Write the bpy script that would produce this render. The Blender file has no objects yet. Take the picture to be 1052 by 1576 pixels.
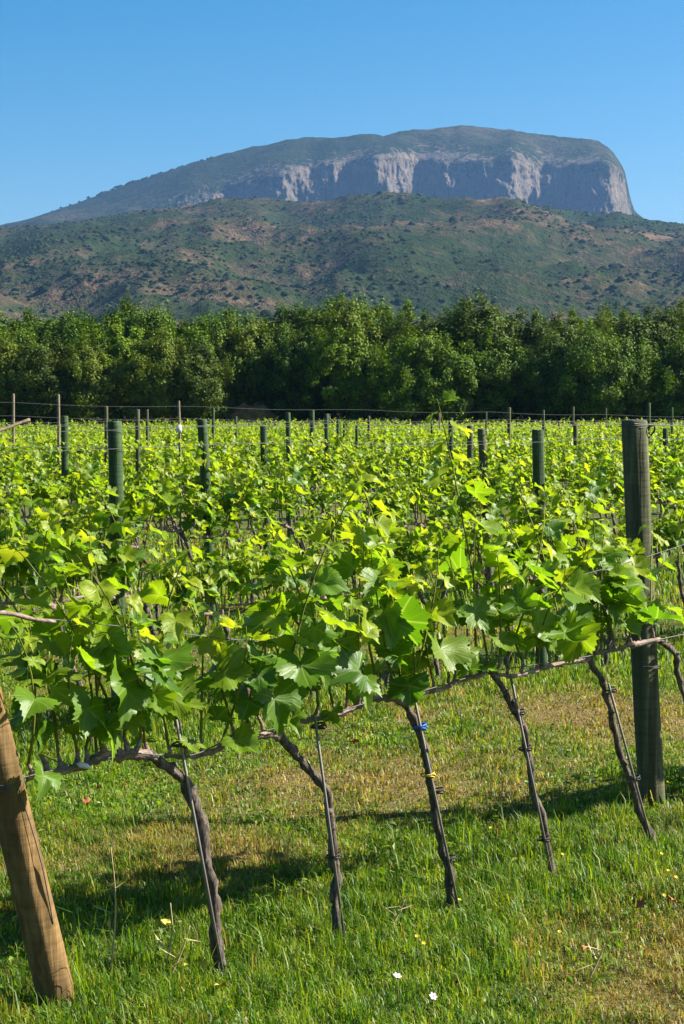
import bpy, math, random
import numpy as np
from mathutils import Vector, Matrix, noise

R = math.radians
random.seed(7)
S = bpy.context.scene
C = S.collection

# ------------------------------------------------------------------ camera
EYE = 1.65                      # eye height, metres
FPX, PW, PH, HORIZON = 2600.0, 1052, 1576, 640
PITCH = math.atan((PH / 2 - HORIZON) / FPX)
cam_d = bpy.data.cameras.new('camera')
cam_d.sensor_fit = 'VERTICAL'
cam_d.sensor_height = 36.0
cam_d.lens = FPX / PH * 36.0
cam_d.clip_start = 0.05
cam_d.clip_end = 20000
cam = bpy.data.objects.new('camera', cam_d)
C.objects.link(cam)
cam.location = (0, 0, EYE)
cam.rotation_euler = (R(90) - PITCH, 0, 0)
S.camera = cam

# ------------------------------------------------------------------ sky, sun, exposure
SUN_AZ, SUN_EL = R(82), R(38)   # azimuth clockwise from +Y (the view direction)
W = bpy.data.worlds.new('World')
S.world = W
W.use_nodes = True
nt = W.node_tree
nt.nodes.clear()
sky = nt.nodes.new('ShaderNodeTexSky')
sky.sky_type = 'NISHITA'
sky.sun_disc = False
sky.sun_elevation = SUN_EL
sky.sun_rotation = SUN_AZ
sky.altitude = 0
sky.air_density = 1.0
sky.dust_density = 1.4
sky.ozone_density = 3.0
bg = nt.nodes.new('ShaderNodeBackground')
bg.inputs['Strength'].default_value = 0.050
wo = nt.nodes.new('ShaderNodeOutputWorld')
hs = nt.nodes.new('ShaderNodeHueSaturation')        # a deep, clear blue all over
hs.inputs['Hue'].default_value = 0.494
hs.inputs['Saturation'].default_value = 1.58
hs.inputs['Value'].default_value = 0.86
nt.links.new(sky.outputs[0], hs.inputs['Color'])
nt.links.new(hs.outputs[0], bg.inputs[0])
nt.links.new(bg.outputs[0], wo.inputs[0])

sun_d = bpy.data.lights.new('sun', 'SUN')
sun_d.energy = 5.0
sun_d.angle = R(0.5)
sun_d.color = (1.0, 0.93, 0.80)
sun = bpy.data.objects.new('sun', sun_d)
C.objects.link(sun)
to_sun = Vector((math.sin(SUN_AZ) * math.cos(SUN_EL), math.cos(SUN_AZ) * math.cos(SUN_EL), math.sin(SUN_EL)))
sun.rotation_euler = to_sun.to_track_quat('Z', 'Y').to_euler()
sun.location = (20, 0, 30)

S.view_settings.view_transform = 'Standard'
S.view_settings.look = 'None'
S.view_settings.gamma = 1.0
S.view_settings.use_curve_mapping = False
S.view_settings.exposure = 1.72
S.render.engine = 'CYCLES'
S.cycles.use_denoising = True
S.cycles.max_bounces = 8
S.cycles.transmission_bounces = 6
S.cycles.transparent_max_bounces = 8
S.cycles.volume_bounces = 1
S.cycles.sample_clamp_indirect = 6.0

# ------------------------------------------------------------------ geometry of the view
FW = Vector((0, math.cos(PITCH), -math.sin(PITCH)))
UP = Vector((0, math.sin(PITCH), math.cos(PITCH)))
O = Vector((0, 0, EYE))


def ray(px, py):
    return FW * FPX + Vector((1, 0, 0)) * (px - PW / 2) + UP * (PH / 2 - py)


def on_ground(px, py, z=0.0):
    d = ray(px, py)
    return O + d * ((z - EYE) / d.z)


def at_depth(px, py, y):
    d = ray(px, py)
    return O + d * (y / d.y)


def project(p):
    v = Vector(p) - O
    f = v.dot(FW)
    return (PW / 2 + FPX * v.x / f, PH / 2 - FPX * v.dot(UP) / f)


PA, PB = on_ground(95, 1560), on_ground(1003, 1308)
RD = (PB - PA).normalized()                     # direction of the rows
RN = Vector((-RD.y, RD.x, 0))                   # away from the camera
RANG = math.atan2(RD.y, RD.x)
ROWGAP = 3.2
VSP = 0.51


def row_point(n, u):
    return PA + RN * (n * ROWGAP) + RD * u


def row_plane(px, py, n=0, off=0.0):
    d = ray(px, py)
    p0 = row_point(n, 0) + RN * off
    return O + d * ((p0 - O).dot(RN) / d.dot(RN))


def row_u_at_px(n, px):                         # where a row crosses a picture column (ground level, approx)
    d = Vector((px - PW / 2, FPX * math.cos(PITCH), 0))
    p0 = row_point(n, 0)
    t = p0.dot(RN) / d.dot(RN)
    p = d * t
    return (p - p0).dot(RD)


def gz(x, y):                                   # the lie of the land close by, a few centimetres
    return (0.018 * np.sin(1.7 * x + 0.6 * y + 1) + 0.015 * np.sin(-0.9 * x + 2.1 * y)
            + 0.008 * np.sin(4.1 * x + 3.3 * y + 2) + 0.006 * np.sin(6.3 * x - 5.2 * y))


def gzf(p):
    return float(gz(p[0], p[1]))


# ------------------------------------------------------------------ helpers
def tag(o, label=None, cat=None, group=None, kind=None):
    if label: o['label'] = label
    if cat: o['category'] = cat
    if group: o['group'] = group
    if kind: o['kind'] = kind
    return o


def empty(name, loc=(0, 0, 0), rz=0.0):
    o = bpy.data.objects.new(name, None)
    o.empty_display_size = 0.1
    C.objects.link(o)
    o.location = loc
    o.rotation_euler = (0, 0, rz)
    return o


def link(name, me, parent=None, mw=None):
    o = bpy.data.objects.new(name, me)
    C.objects.link(o)
    if parent is not None:
        o.parent = parent
    if mw is not None:
        o.matrix_basis = mw
    return o


def make_mesh(name, V, F, mats, smooth=True, mat_idx=None, uv=None, attrs=None):
    """V (n,3) array, F list of faces or (m,k) array"""
    me = bpy.data.meshes.new(name)
    V = np.asarray(V, dtype=np.float32)
    if isinstance(F, np.ndarray):
        m, k = F.shape
        me.vertices.add(len(V))
        me.vertices.foreach_set('co', V.ravel())
        me.loops.add(m * k)
        me.loops.foreach_set('vertex_index', F.astype(np.int32).ravel())
        me.polygons.add(m)
        me.polygons.foreach_set('loop_start', np.arange(0, m * k, k, dtype=np.int32))
        me.update(calc_edges=True)
    else:
        me.from_pydata([tuple(v) for v in V], [], F)
        me.update()
    if not isinstance(mats, (list, tuple)):
        mats = [mats]
    for m_ in mats:
        me.materials.append(m_)
    n = len(me.polygons)
    me.polygons.foreach_set('use_smooth', np.full(n, smooth))
    if mat_idx is not None:
        me.polygons.foreach_set('material_index', np.asarray(mat_idx, dtype=np.int32))
    if uv is not None:
        l = me.uv_layers.new(name='UVMap')
        li = np.empty(len(me.loops), dtype=np.int32)
        me.loops.foreach_get('vertex_index', li)
        l.data.foreach_set('uv', np.asarray(uv, dtype=np.float32)[li].ravel())
    if attrs:
        for k_, a in attrs.items():
            at = me.attributes.new(k_, 'FLOAT', 'POINT')
            at.data.foreach_set('value', np.asarray(a, dtype=np.float32))
    me.validate(clean_customdata=False)
    return me


class MB:
    def __init__(s):
        s.v, s.f, s.m = [], [], []

    def add(s, v, f, m=0):
        b = len(s.v)
        s.v += [tuple(p) for p in v]
        s.f += [tuple(i + b for i in q) for q in f]
        s.m += [m] * len(f)

    def mesh(s, name, mats, smooth=True):
        return make_mesh(name, s.v, s.f, mats, smooth, s.m)


def spline(pts, n):
    """Catmull-Rom through pts, n samples"""
    P = [Vector(p) for p in pts]
    P = [P[0] * 2 - P[1]] + P + [P[-1] * 2 - P[-2]]
    out = []
    k = len(P) - 3
    for i in range(n):
        t = i / (n - 1) * k
        j = min(int(t), k - 1)
        t -= j
        a, b, c, d = P[j:j + 4]
        out.append(0.5 * ((2 * b) + (c - a) * t + (2 * a - 5 * b + 4 * c - d) * t * t + (3 * b - a - 3 * c + d) * t ** 3))
    return out


def tube(path, radii, sides=8, rough=0.0, freq=20.0, seed=0.0, cap=True):
    P = [Vector(p) for p in path]
    n = len(P)
    if not hasattr(radii, '__len__'):
        radii = [radii] * n
    V, F = [], []
    ref = Vector((0.31, 0.92, 0.22)).normalized()
    for i in range(n):
        t = (P[min(i + 1, n - 1)] - P[max(i - 1, 0)]).normalized()
        a = t.cross(ref)
        if a.length < 1e-3:
            a = t.cross(Vector((1, 0, 0)))
        a.normalize()
        b = t.cross(a)
        for k in range(sides):
            th = 2 * math.pi * k / sides
            d = a * math.cos(th) + b * math.sin(th)
            r = radii[i]
            if rough:
                q = P[i] + d * r
                r *= 1 + rough * noise.noise(q * freq + Vector((seed, seed * 1.7, 0)))
            V.append(P[i] + d * r)
    for i in range(n - 1):
        for k in range(sides):
            k2 = (k + 1) % sides
            F.append((i * sides + k, i * sides + k2, (i + 1) * sides + k2, (i + 1) * sides + k))
    if cap:
        F.append(tuple(reversed(range(sides))))
        F.append(tuple(range((n - 1) * sides, n * sides)))
    return V, F


def lerp(a, b, t):
    return a + (b - a) * t


# ------------------------------------------------------------------ materials
def new_mat(name):
    m = bpy.data.materials.new(name)
    m.use_nodes = True
    t = m.node_tree
    t.nodes.clear()
    return m, t


def N(t, typ, **kw):
    n = t.nodes.new(typ)
    for k, v in kw.items():
        if k in n.inputs:
            n.inputs[k].default_value = v
        else:
            setattr(n, k, v)
    return n


def math_node(t, op, a, b=None, clamp=False):
    n = t.nodes.new('ShaderNodeMath')
    n.operation = op
    n.use_clamp = clamp
    for i, x in enumerate((a, b)):
        if x is None: continue
        if isinstance(x, (int, float)):
            n.inputs[i].default_value = x
        else:
            t.links.new(x, n.inputs[i])
    return n.outputs[0]


def ramp(t, fac, stops, interp='LINEAR'):
    n = t.nodes.new('ShaderNodeValToRGB')
    n.color_ramp.interpolation = interp
    e = n.color_ramp.elements
    while len(e) > 1:
        e.remove(e[-1])
    e[0].position, e[0].color = stops[0][0], (*stops[0][1], 1)
    for p, c in stops[1:]:
        x = e.new(p)
        x.color = (*c, 1)
    t.links.new(fac, n.inputs[0])
    return n.outputs[0]


def mix(t, fac, a, b, blend='MIX'):
    n = t.nodes.new('ShaderNodeMix')
    n.data_type = 'RGBA'
    n.blend_type = blend
    for s, x in ((0, fac), (6, a), (7, b)):
        if isinstance(x, (int, float)):
            n.inputs[s].default_value = x
        elif isinstance(x, tuple):
            n.inputs[s].default_value = (*x, 1)
        else:
            t.links.new(x, n.inputs[s])
    return n.outputs[2]


def noise_tex(t, vec, scale, detail=4, rough=0.55, dist=0.0):
    n = N(t, 'ShaderNodeTexNoise', Scale=scale, Detail=detail, Roughness=rough, Distortion=dist)
    if vec is not None:
        t.links.new(vec, n.inputs['Vector'])
    return n.outputs['Fac']


def bump(t, height, strength=0.4, dist=0.01):
    b = N(t, 'ShaderNodeBump', Strength=strength, Distance=dist)
    t.links.new(height, b.inputs['Height'])
    return b.outputs[0]


def principled(t, color, rough=0.6, spec=0.4, normal=None, metallic=0.0):
    p = N(t, 'ShaderNodeBsdfPrincipled', Roughness=rough, Metallic=metallic)
    p.inputs['Specular IOR Level'].default_value = spec
    if isinstance(color, tuple):
        p.inputs['Base Color'].default_value = (*color, 1)
    else:
        t.links.new(color, p.inputs['Base Color'])
    if normal is not None:
        t.links.new(normal, p.inputs['Normal'])
    return p


def finish(t, sh):
    o = t.nodes.new('ShaderNodeOutputMaterial')
    t.links.new(sh, o.inputs[0])


def obj_coord(t, scale=None):
    tc = t.nodes.new('ShaderNodeTexCoord')
    if scale is None:
        return tc.outputs['Object']
    mp = t.nodes.new('ShaderNodeMapping')
    mp.inputs['Scale'].default_value = scale
    t.links.new(tc.outputs['Object'], mp.inputs[0])
    return mp.outputs[0]


def leaf_material(name, dark, mid, light, trans_gain, trans=0.42, rough=0.47, spec=0.4, veins=True):
    m, t = new_mat(name)
    oi = t.nodes.new('ShaderNodeObjectInfo')
    at = N(t, 'ShaderNodeAttribute', attribute_name='rnd')
    r = math_node(t, 'FRACT', math_node(t, 'ADD', oi.outputs['Random'], at.outputs['Fac']))
    if not veins:
        r = math_node(t, 'ADD', at.outputs['Fac'], math_node(t, 'MULTIPLY', math_node(t, 'SUBTRACT', oi.outputs['Random'], 0.5), 0.5), clamp=True)
    col = ramp(t, r, [(0.0, dark), (0.5, mid), (1.0, light)])
    nrm = None
    if veins:
        uv = N(t, 'ShaderNodeUVMap', uv_map='UVMap')
        sp = t.nodes.new('ShaderNodeSeparateXYZ')
        t.links.new(uv.outputs[0], sp.inputs[0])
        ang = math_node(t, 'ABSOLUTE', math_node(t, 'ARCTAN2', sp.outputs[0], sp.outputs[1]))
        rad = math_node(t, 'POWER', math_node(t, 'ADD', math_node(t, 'MULTIPLY', sp.outputs[0], sp.outputs[0]),
                                              math_node(t, 'MULTIPLY', sp.outputs[1], sp.outputs[1])), 0.5)
        dmin = None
        for a0 in (0.0, 0.95, 1.95):
            d = math_node(t, 'MULTIPLY', math_node(t, 'ABSOLUTE', math_node(t, 'SUBTRACT', ang, a0)), rad)
            dmin = d if dmin is None else math_node(t, 'MINIMUM', dmin, d)
        v = math_node(t, 'SUBTRACT', 1.0, math_node(t, 'MULTIPLY', dmin, 45.0), clamp=True)
        nz = noise_tex(t, uv.outputs[0], 9.0, 3)
        col = mix(t, math_node(t, 'MULTIPLY', nz, 0.35), col, dark)
        col = mix(t, math_node(t, 'MULTIPLY', v, 0.5), col, (0.22, 0.30, 0.08))
        h = math_node(t, 'ADD', math_node(t, 'MULTIPLY', v, -0.6), nz)
        nrm = bump(t, h, 0.35, 0.004)
    p = principled(t, col, rough, spec, nrm)
    tr = t.nodes.new('ShaderNodeBsdfTranslucent')
    tcol = mix(t, 1.0, col, trans_gain, 'MULTIPLY')
    t.links.new(tcol, tr.inputs[0])
    mx = t.nodes.new('ShaderNodeMixShader')
    mx.inputs[0].default_value = trans
    t.links.new(p.outputs[0], mx.inputs[1])
    t.links.new(tr.outputs[0], mx.inputs[2])
    finish(t, mx.outputs[0])
    return m


M_LEAF = leaf_material('vine_leaf', (0.045, 0.120, 0.005), (0.098, 0.195, 0.006), (0.165, 0.240, 0.008), (2.4, 2.15, 1.0), 0.48)
M_YOUNG = leaf_material('young_vine_leaf', (0.120, 0.212, 0.004), (0.185, 0.262, 0.005), (0.265, 0.305, 0.012), (2.0, 1.9, 1.0), 0.48)
M_OAK = leaf_material('oak_leaf', (0.016, 0.040, 0.002), (0.052, 0.108, 0.003), (0.140, 0.210, 0.005), (1.9, 1.8, 1.0), 0.18, 0.65, 0.15, veins=False)
M_OAK2 = leaf_material('olive_oak_leaf', (0.022, 0.042, 0.004), (0.062, 0.100, 0.006), (0.135, 0.175, 0.010), (1.8, 1.7, 1.0), 0.18, 0.65, 0.15, veins=False)


def bark_material(name, c1, c2, c3, scale=(60, 60, 14), bd=0.006, bs=0.9):
    m, t = new_mat(name)
    v = obj_coord(t, scale)
    n1 = noise_tex(t, v, 1.0, 5, 0.65, 0.4)
    n2 = noise_tex(t, obj_coord(t), 9.0, 3)
    col = ramp(t, n1, [(0.30, c1), (0.52, c2), (0.75, c3)])
    col = mix(t, math_node(t, 'MULTIPLY', n2, 0.55), col, c1)
    finish(t, principled(t, col, 0.85, 0.2, bump(t, n1, bs, bd)).outputs[0])
    return m


M_TRUNK = bark_material('vine_bark', (0.025, 0.018, 0.014), (0.125, 0.098, 0.080), (0.33, 0.275, 0.23), (90, 90, 30), .008, 1.0)
M_CORDON = bark_material('cordon_bark', (0.07, 0.045, 0.038), (0.27, 0.195, 0.17), (0.48, 0.38, 0.34), (22, 60, 60))
M_SHOOT = bark_material('green_shoot', (0.07, 0.08, 0.012), (0.15, 0.17, 0.025), (0.24, 0.22, 0.05), (60, 60, 20), 0.001, 0.3)
M_OAKBARK = bark_material('oak_bark', (0.015, 0.012, 0.009), (0.05, 0.04, 0.03), (0.09, 0.075, 0.06), (8, 8, 2), 0.03)


def post_material(name, c1, c2, c3, stain, crack=True):
    m, t = new_mat(name)
    v = obj_coord(t, (38, 38, 2.2))
    g = noise_tex(t, v, 1.0, 6, 0.62, 0.6)
    big = noise_tex(t, obj_coord(t, (6, 6, 3)), 1.0, 4)
    col = ramp(t, g, [(0.28, c1), (0.5, c2), (0.74, c3)])
    col = mix(t, math_node(t, 'MULTIPLY', ramp(t, big, [(0.42, (0, 0, 0)), (0.68, (1, 1, 1))]), 0.8), col, stain)
    kn = N(t, 'ShaderNodeTexVoronoi', Scale=1.0)
    t.links.new(obj_coord(t, (7, 7, 3.1)), kn.inputs['Vector'])
    k = ramp(t, kn.outputs['Distance'], [(0.05, (1, 1, 1)), (0.13, (0, 0, 0))])
    col = mix(t, math_node(t, 'MULTIPLY', k, 0.75), col, c1)
    ringn = noise_tex(t, obj_coord(t, (3, 3, 55)), 1.0, 3)          # faint cross bands left by the peeler
    col = mix(t, math_node(t, 'MULTIPLY', ramp(t, ringn, [(0.45, (0, 0, 0)), (0.62, (1, 1, 1))]), 0.28), col, c1)
    finish(t, principled(t, col, 0.82, 0.25, bump(t, math_node(t, 'ADD', g, math_node(t, 'MULTIPLY', ringn, 0.5)), 0.9, 0.006)).outputs[0])
    return m


M_PINE = post_material('stripped_pine', (0.055, 0.031, 0.010), (0.165, 0.100, 0.036), (0.28, 0.180, 0.075), (0.085, 0.053, 0.020))
M_POST = post_material('weathered_treated_post', (0.026, 0.026, 0.013), (0.085, 0.082, 0.042), (0.18, 0.168, 0.092), (0.045, 0.060, 0.026))
M_GPOST = post_material('green_treated_post', (0.012, 0.027, 0.010), (0.044, 0.088, 0.034), (0.115, 0.18, 0.075), (0.026, 0.040, 0.015))
M_STAKE = post_material('pale_wooden_stake', (0.10, 0.08, 0.05), (0.22, 0.175, 0.115), (0.34, 0.28, 0.20), (0.12, 0.09, 0.06))


def simple_mat(name, col, rough=0.5, metallic=0.0, spec=0.4, var=0.3):
    m, t = new_mat(name)
    n = noise_tex(t, obj_coord(t), 40.0, 3)
    c = mix(t, math_node(t, 'MULTIPLY', n, var), col, tuple(x * 0.4 for x in col))
    finish(t, principled(t, c, rough, spec, bump(t, n, 0.15, 0.001), metallic).outputs[0])
    return m


M_WIRE = simple_mat('galvanised_wire', (0.09, 0.09, 0.085), 0.65, 0.2)
M_ROD = simple_mat('rusted_steel_rod', (0.17, 0.155, 0.135), 0.65, 0.2)
M_TIE = simple_mat('black_tie', (0.02, 0.018, 0.016), 0.6)
M_BLUE = simple_mat('blue_tie', (0.01, 0.10, 0.42), 0.45)
M_YTIE = simple_mat('yellow_tie', (0.55, 0.42, 0.04), 0.5)
M_PLASTIC = simple_mat('white_plastic', (0.62, 0.62, 0.62), 0.4)
M_PETALW = simple_mat('white_petal', (0.55, 0.46, 0.50), 0.6, var=0.3)
M_PETALY = simple_mat('yellow_petal', (0.75, 0.52, 0.01), 0.6, var=0.15)
M_DRY = simple_mat('dry_stem', (0.40, 0.31, 0.15), 0.7)
M_DRYLEAF = simple_mat('dry_leaf', (0.42, 0.34, 0.06), 0.7)
M_RUSTLEAF = simple_mat('rust_leaf', (0.32, 0.09, 0.03), 0.7)

# grass: colour follows how dry the plant itself is
m, t = new_mat('grass_blades')
rn = N(t, 'ShaderNodeAttribute', attribute_name='rnd').outputs['Fac']
dr = N(t, 'ShaderNodeAttribute', attribute_name='dry').outputs['Fac']
green = ramp(t, rn, [(0.0, (0.027, 0.088, 0.003)), (0.45, (0.092, 0.182, 0.004)), (0.8, (0.185, 0.250, 0.007)), (1.0, (0.29, 0.32, 0.02))])
straw = ramp(t, rn, [(0.0, (0.11, 0.070, 0.016)), (0.5, (0.22, 0.155, 0.036)), (0.85, (0.36, 0.24, 0.075)), (1.0, (0.34, 0.13, 0.04))])
col = mix(t, dr, green, straw)
p = principled(t, col, 0.5, 0.35)
tr = t.nodes.new('ShaderNodeBsdfTranslucent')
t.links.new(mix(t, 1.0, col, (1.8, 1.7, 1.2), 'MULTIPLY'), tr.inputs[0])
mx = t.nodes.new('ShaderNodeMixShader')
mx.inputs[0].default_value = 0.42
t.links.new(p.outputs[0], mx.inputs[1]); t.links.new(tr.outputs[0], mx.inputs[2])
finish(t, mx.outputs[0])
M_GRASS = m

m, t = new_mat('meadow_ground')
v = obj_coord(t)
n1 = noise_tex(t, v, 1.4, 6, 0.6)
n2 = noise_tex(t, v, 45.0, 4, 0.7)
n3 = noise_tex(t, v, 0.05, 5, 0.6)
dr = N(t, 'ShaderNodeAttribute', attribute_name='dry').outputs['Fac']
g = ramp(t, n2, [(0.3, (0.020, 0.040, 0.010)), (0.5, (0.045, 0.085, 0.014)), (0.72, (0.10, 0.125, 0.035))])
d = ramp(t, n2, [(0.3, (0.07, 0.048, 0.020)), (0.5, (0.15, 0.105, 0.042)), (0.72, (0.26, 0.19, 0.085))])
col = mix(t, math_node(t, 'ADD', dr, math_node(t, 'MULTIPLY', math_node(t, 'SUBTRACT', n1, 0.5), 0.8), clamp=True), g, d)
col = mix(t, math_node(t, 'MULTIPLY', n3, 0.3), col, (0.13, 0.09, 0.04))
finish(t, principled(t, col, 0.95, 0.1, bump(t, n2, 0.8, 0.02)).outputs[0])
M_GROUND = m

m, t = new_mat('ochre_earth')
v = obj_coord(t)
n1 = noise_tex(t, v, 1.5, 6, 0.65)
col = ramp(t, n1, [(0.3, (0.05, 0.04, 0.012)), (0.5, (0.17, 0.095, 0.032)), (0.7, (0.27, 0.16, 0.06))])
finish(t, principled(t, col, 0.95, 0.1, bump(t, n1, 0.9, 0.2)).outputs[0])
M_EARTH = m


def scrub_nodes(t, v, s):
    """maquis on pale soil: three sizes of patches"""
    a = noise_tex(t, v, 0.0035 * s, 6, 0.6)
    b = noise_tex(t, v, 0.022 * s, 6, 0.65)
    vo = N(t, 'ShaderNodeTexVoronoi', Scale=0.085 * s)
    t.links.new(v, vo.inputs['Vector'])
    c = noise_tex(t, v, 0.12 * s, 4, 0.7)
    k = math_node(t, 'ADD', math_node(t, 'MULTIPLY', a, 0.7), math_node(t, 'MULTIPLY', b, 0.55))
    k = math_node(t, 'ADD', k, math_node(t, 'MULTIPLY', c, 0.35))
    return k, b, c, vo.outputs['Distance']


m, t = new_mat('scrub_hillside')
v = obj_coord(t)
k, b, c, vd = scrub_nodes(t, v, 1.0)
col = ramp(t, k, [(0.62, (0.012, 0.022, 0.009)), (0.77, (0.022, 0.032, 0.013)), (0.86, (0.055, 0.044, 0.027)), (0.97, (0.135, 0.088, 0.058))])
col = mix(t, math_node(t, 'MULTIPLY', ramp(t, vd, [(0.25, (1, 1, 1)), (0.5, (0, 0, 0))]), 0.4), col, (0.024, 0.040, 0.012))
finish(t, principled(t, col, 1.0, 0.0, bump(t, math_node(t, 'ADD', c, b), 1.0, 5.0)).outputs[0])
M_SCRUB = m

m, t = new_mat('limestone_mountain')
v = obj_coord(t)
k, b, c, vd = scrub_nodes(t, v, 0.8)
scr = ramp(t, k, [(0.60, (0.010, 0.016, 0.005)), (0.85, (0.019, 0.026, 0.009)), (1.02, (0.055, 0.047, 0.028))])
vs = obj_coord(t, (0.055, 0.055, 0.010))
st = noise_tex(t, vs, 1.0, 6, 0.65, 0.3)
bed = noise_tex(t, obj_coord(t, (0.004, 0.004, 0.05)), 1.0, 4, 0.6)
rock = ramp(t, st, [(0.26, (0.045, 0.039, 0.033)), (0.42, (0.092, 0.075, 0.060)), (0.58, (0.125, 0.098, 0.077)), (0.78, (0.19, 0.14, 0.104))])
rock = mix(t, math_node(t, 'MULTIPLY', bed, 0.45), rock, (0.16, 0.14, 0.12))
rk = N(t, 'ShaderNodeAttribute', attribute_name='rock').outputs['Fac']
rf = math_node(t, 'ADD', rk, math_node(t, 'ADD', math_node(t, 'MULTIPLY', math_node(t, 'SUBTRACT', b, 0.5), 1.2), math_node(t, 'MULTIPLY', math_node(t, 'SUBTRACT', c, 0.5), 1.6)))
rf = ramp(t, rf, [(0.40, (0, 0, 0)), (0.62, (1, 1, 1))])
col = mix(t, rf, scr, rock)
finish(t, principled(t, col, 1.0, 0.0, bump(t, math_node(t, 'ADD', st, c), 1.0, 9.0)).outputs[0])
M_ROCK = m

# ------------------------------------------------------------------ ground sheet
def dryness(x, y):
    """how parched the turf is, 0..1 (numpy)"""
    x = np.asarray(x, dtype=float); y = np.asarray(y, dtype=float)
    u = (x - PA.x) * RD.x + (y - PA.y) * RD.y
    w = (x - PA.x) * RN.x + (y - PA.y) * RN.y
    mid = np.abs(((w / ROWGAP) % 1.0) - 0.5) * 2           # 0 midway between rows, 1 under a row
    d = 0.27 - 0.27 * mid ** 1.5
    d = d + 0.22 * np.sin(2.1 * x + 0.7 * y) * np.sin(1.3 * y - 0.8 * x + 1.0) + 0.22 * np.sin(5.3 * x - 3.1 * y + 2 * np.sin(2.7 * y)) * np.sin(3.7 * y + 2.2 * np.sin(4.1 * x)) + 0.14 * np.sin(11 * x + 7 * y + 2 * np.sin(6 * y)) * np.sin(9 * y - 8 * x)
    for (px, py, r, a) in SPOTS:
        q = on_ground(px, py)
        d = d + a * np.exp(-(((x - q.x) / r) ** 2 + ((y - q.y) / (r * 1.6)) ** 2))
    return np.clip(d, 0, 1)


SPOTS = [(970, 1540, 0.30, 0.8), (1050, 1430, 0.22, 0.6), (880, 1110, 0.55, 0.5), (960, 1095, 0.5, 0.4), (300, 1300, 0.30, 0.45),
         (420, 1330, 0.22, 0.45), (60, 1330, 0.3, 0.25), (720, 1210, 0.4, 0.45), (560, 1200, 0.4, 0.4), (820, 1420, 0.2, 0.45),
         (200, 1480, 0.35, -0.5), (450, 1500, 0.4, -0.45), (700, 1480, 0.35, -0.45), (150, 1200, 0.4, -0.25), (620, 1450, 0.3, -0.3),
         (640, 1110, 0.14, 0.6)]


def axis(lo, hi, step, far_lo, far_hi, grow=1.28):
    a = list(np.arange(lo, hi, step))
    s = step; x = a[-1]
    while x < far_hi:
        s *= grow; x += s; a.append(min(x, far_hi))
    s = step; x = a[0]; b = []
    while x > far_lo:
        s *= grow; x -= s; b.append(max(x, far_lo))
    return np.array(sorted(set(b + a)))


xs = axis(-5, 6, 0.12, -4600, 4600)
ys = axis(2.5, 22, 0.12, -400, 4900)
X, Y = np.meshgrid(xs, ys)
fade = np.exp(-np.maximum(0, np.hypot(X, Y) - 60) / 40)
Z = gz(X, Y) * fade
nx, ny = len(xs), len(ys)
i0 = (np.arange(ny - 1)[:, None] * nx + np.arange(nx - 1)[None, :]).ravel()
F = np.stack([i0, i0 + 1, i0 + nx + 1, i0 + nx], 1)
ground = link('ground', make_mesh('ground', np.stack([X, Y, Z], -1).reshape(-1, 3), F, M_GROUND, True, attrs={'dry': dryness(X, Y).ravel()}))
tag(ground, 'grassy vineyard ground with dry straw patches', kind='structure')


# ------------------------------------------------------------------ hills
def interp(pts, x):
    return float(np.interp(x, [p[0] for p in pts], [p[1] for p in pts]))


def fnoise(x, y, z, scale, octs=5, H=0.9):
    return noise.fractal(Vector((x * scale, y * scale, z * scale)), H, 2.0, octs)


SKY_FRONT = [(-900, 395), (-400, 372), (-120, 362), (0, 358), (80, 348), (150, 338), (250, 325), (330, 315), (400, 312), (480, 318), (560, 309), (630, 304), (700, 307),
             (780, 309), (850, 322), (900, 334), (950, 335), (1000, 347), (1052, 355), (1200, 372), (1500, 400), (2000, 430)]
cols = np.arange(-760, 1820, 5.0)
vn = 74
V = []
rough_z = []
for px in cols:
    sy = interp(SKY_FRONT, px)
    for j in range(vn):
        tt = j / (vn - 1)
        if tt <= 0.8:
            s = tt / 0.8
            y = lerp(520, 1900, s)
            top = at_depth(px, sy, 1900).z
            h = top * (0.62 * s + 0.38 * (3 * s * s - 2 * s ** 3)) - 2.0 * (1 - s)
        else:
            s = (tt - 0.8) / 0.2
            y = lerp(1900, 2600, s)
            top = at_depth(px, sy, 1900).z
            h = top * (1 - 0.75 * s ** 1.4)
        x = (px - 526) / FPX * y
        e = min(1.0, tt * 4) * (0.35 + 0.65 * (1 - tt ** 3))
        gul = abs(fnoise(x, y, 3, 0.0030, 5)) * -50 + 12 + fnoise(x, y, 9, 0.011, 5) * 7
        h += gul * e * (0.25 if 0.76 < tt < 0.84 else 1.0) * min(1, abs(tt - 0.8) * 6 + 0.15)
        V.append((x, y, h))
V = np.array(V)
nc = len(cols)
i0 = (np.arange(nc - 1)[:, None] * vn + np.arange(vn - 1)[None, :]).ravel()
F = np.stack([i0, i0 + vn, i0 + vn + 1, i0 + 1], 1)
hill = link('hill', make_mesh('hill', V, F, M_SCRUB))
tag(hill, 'low scrub-covered hill in front of the cliff mountain', kind='structure')
HILLV = V.reshape(nc, vn, 3)

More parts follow.
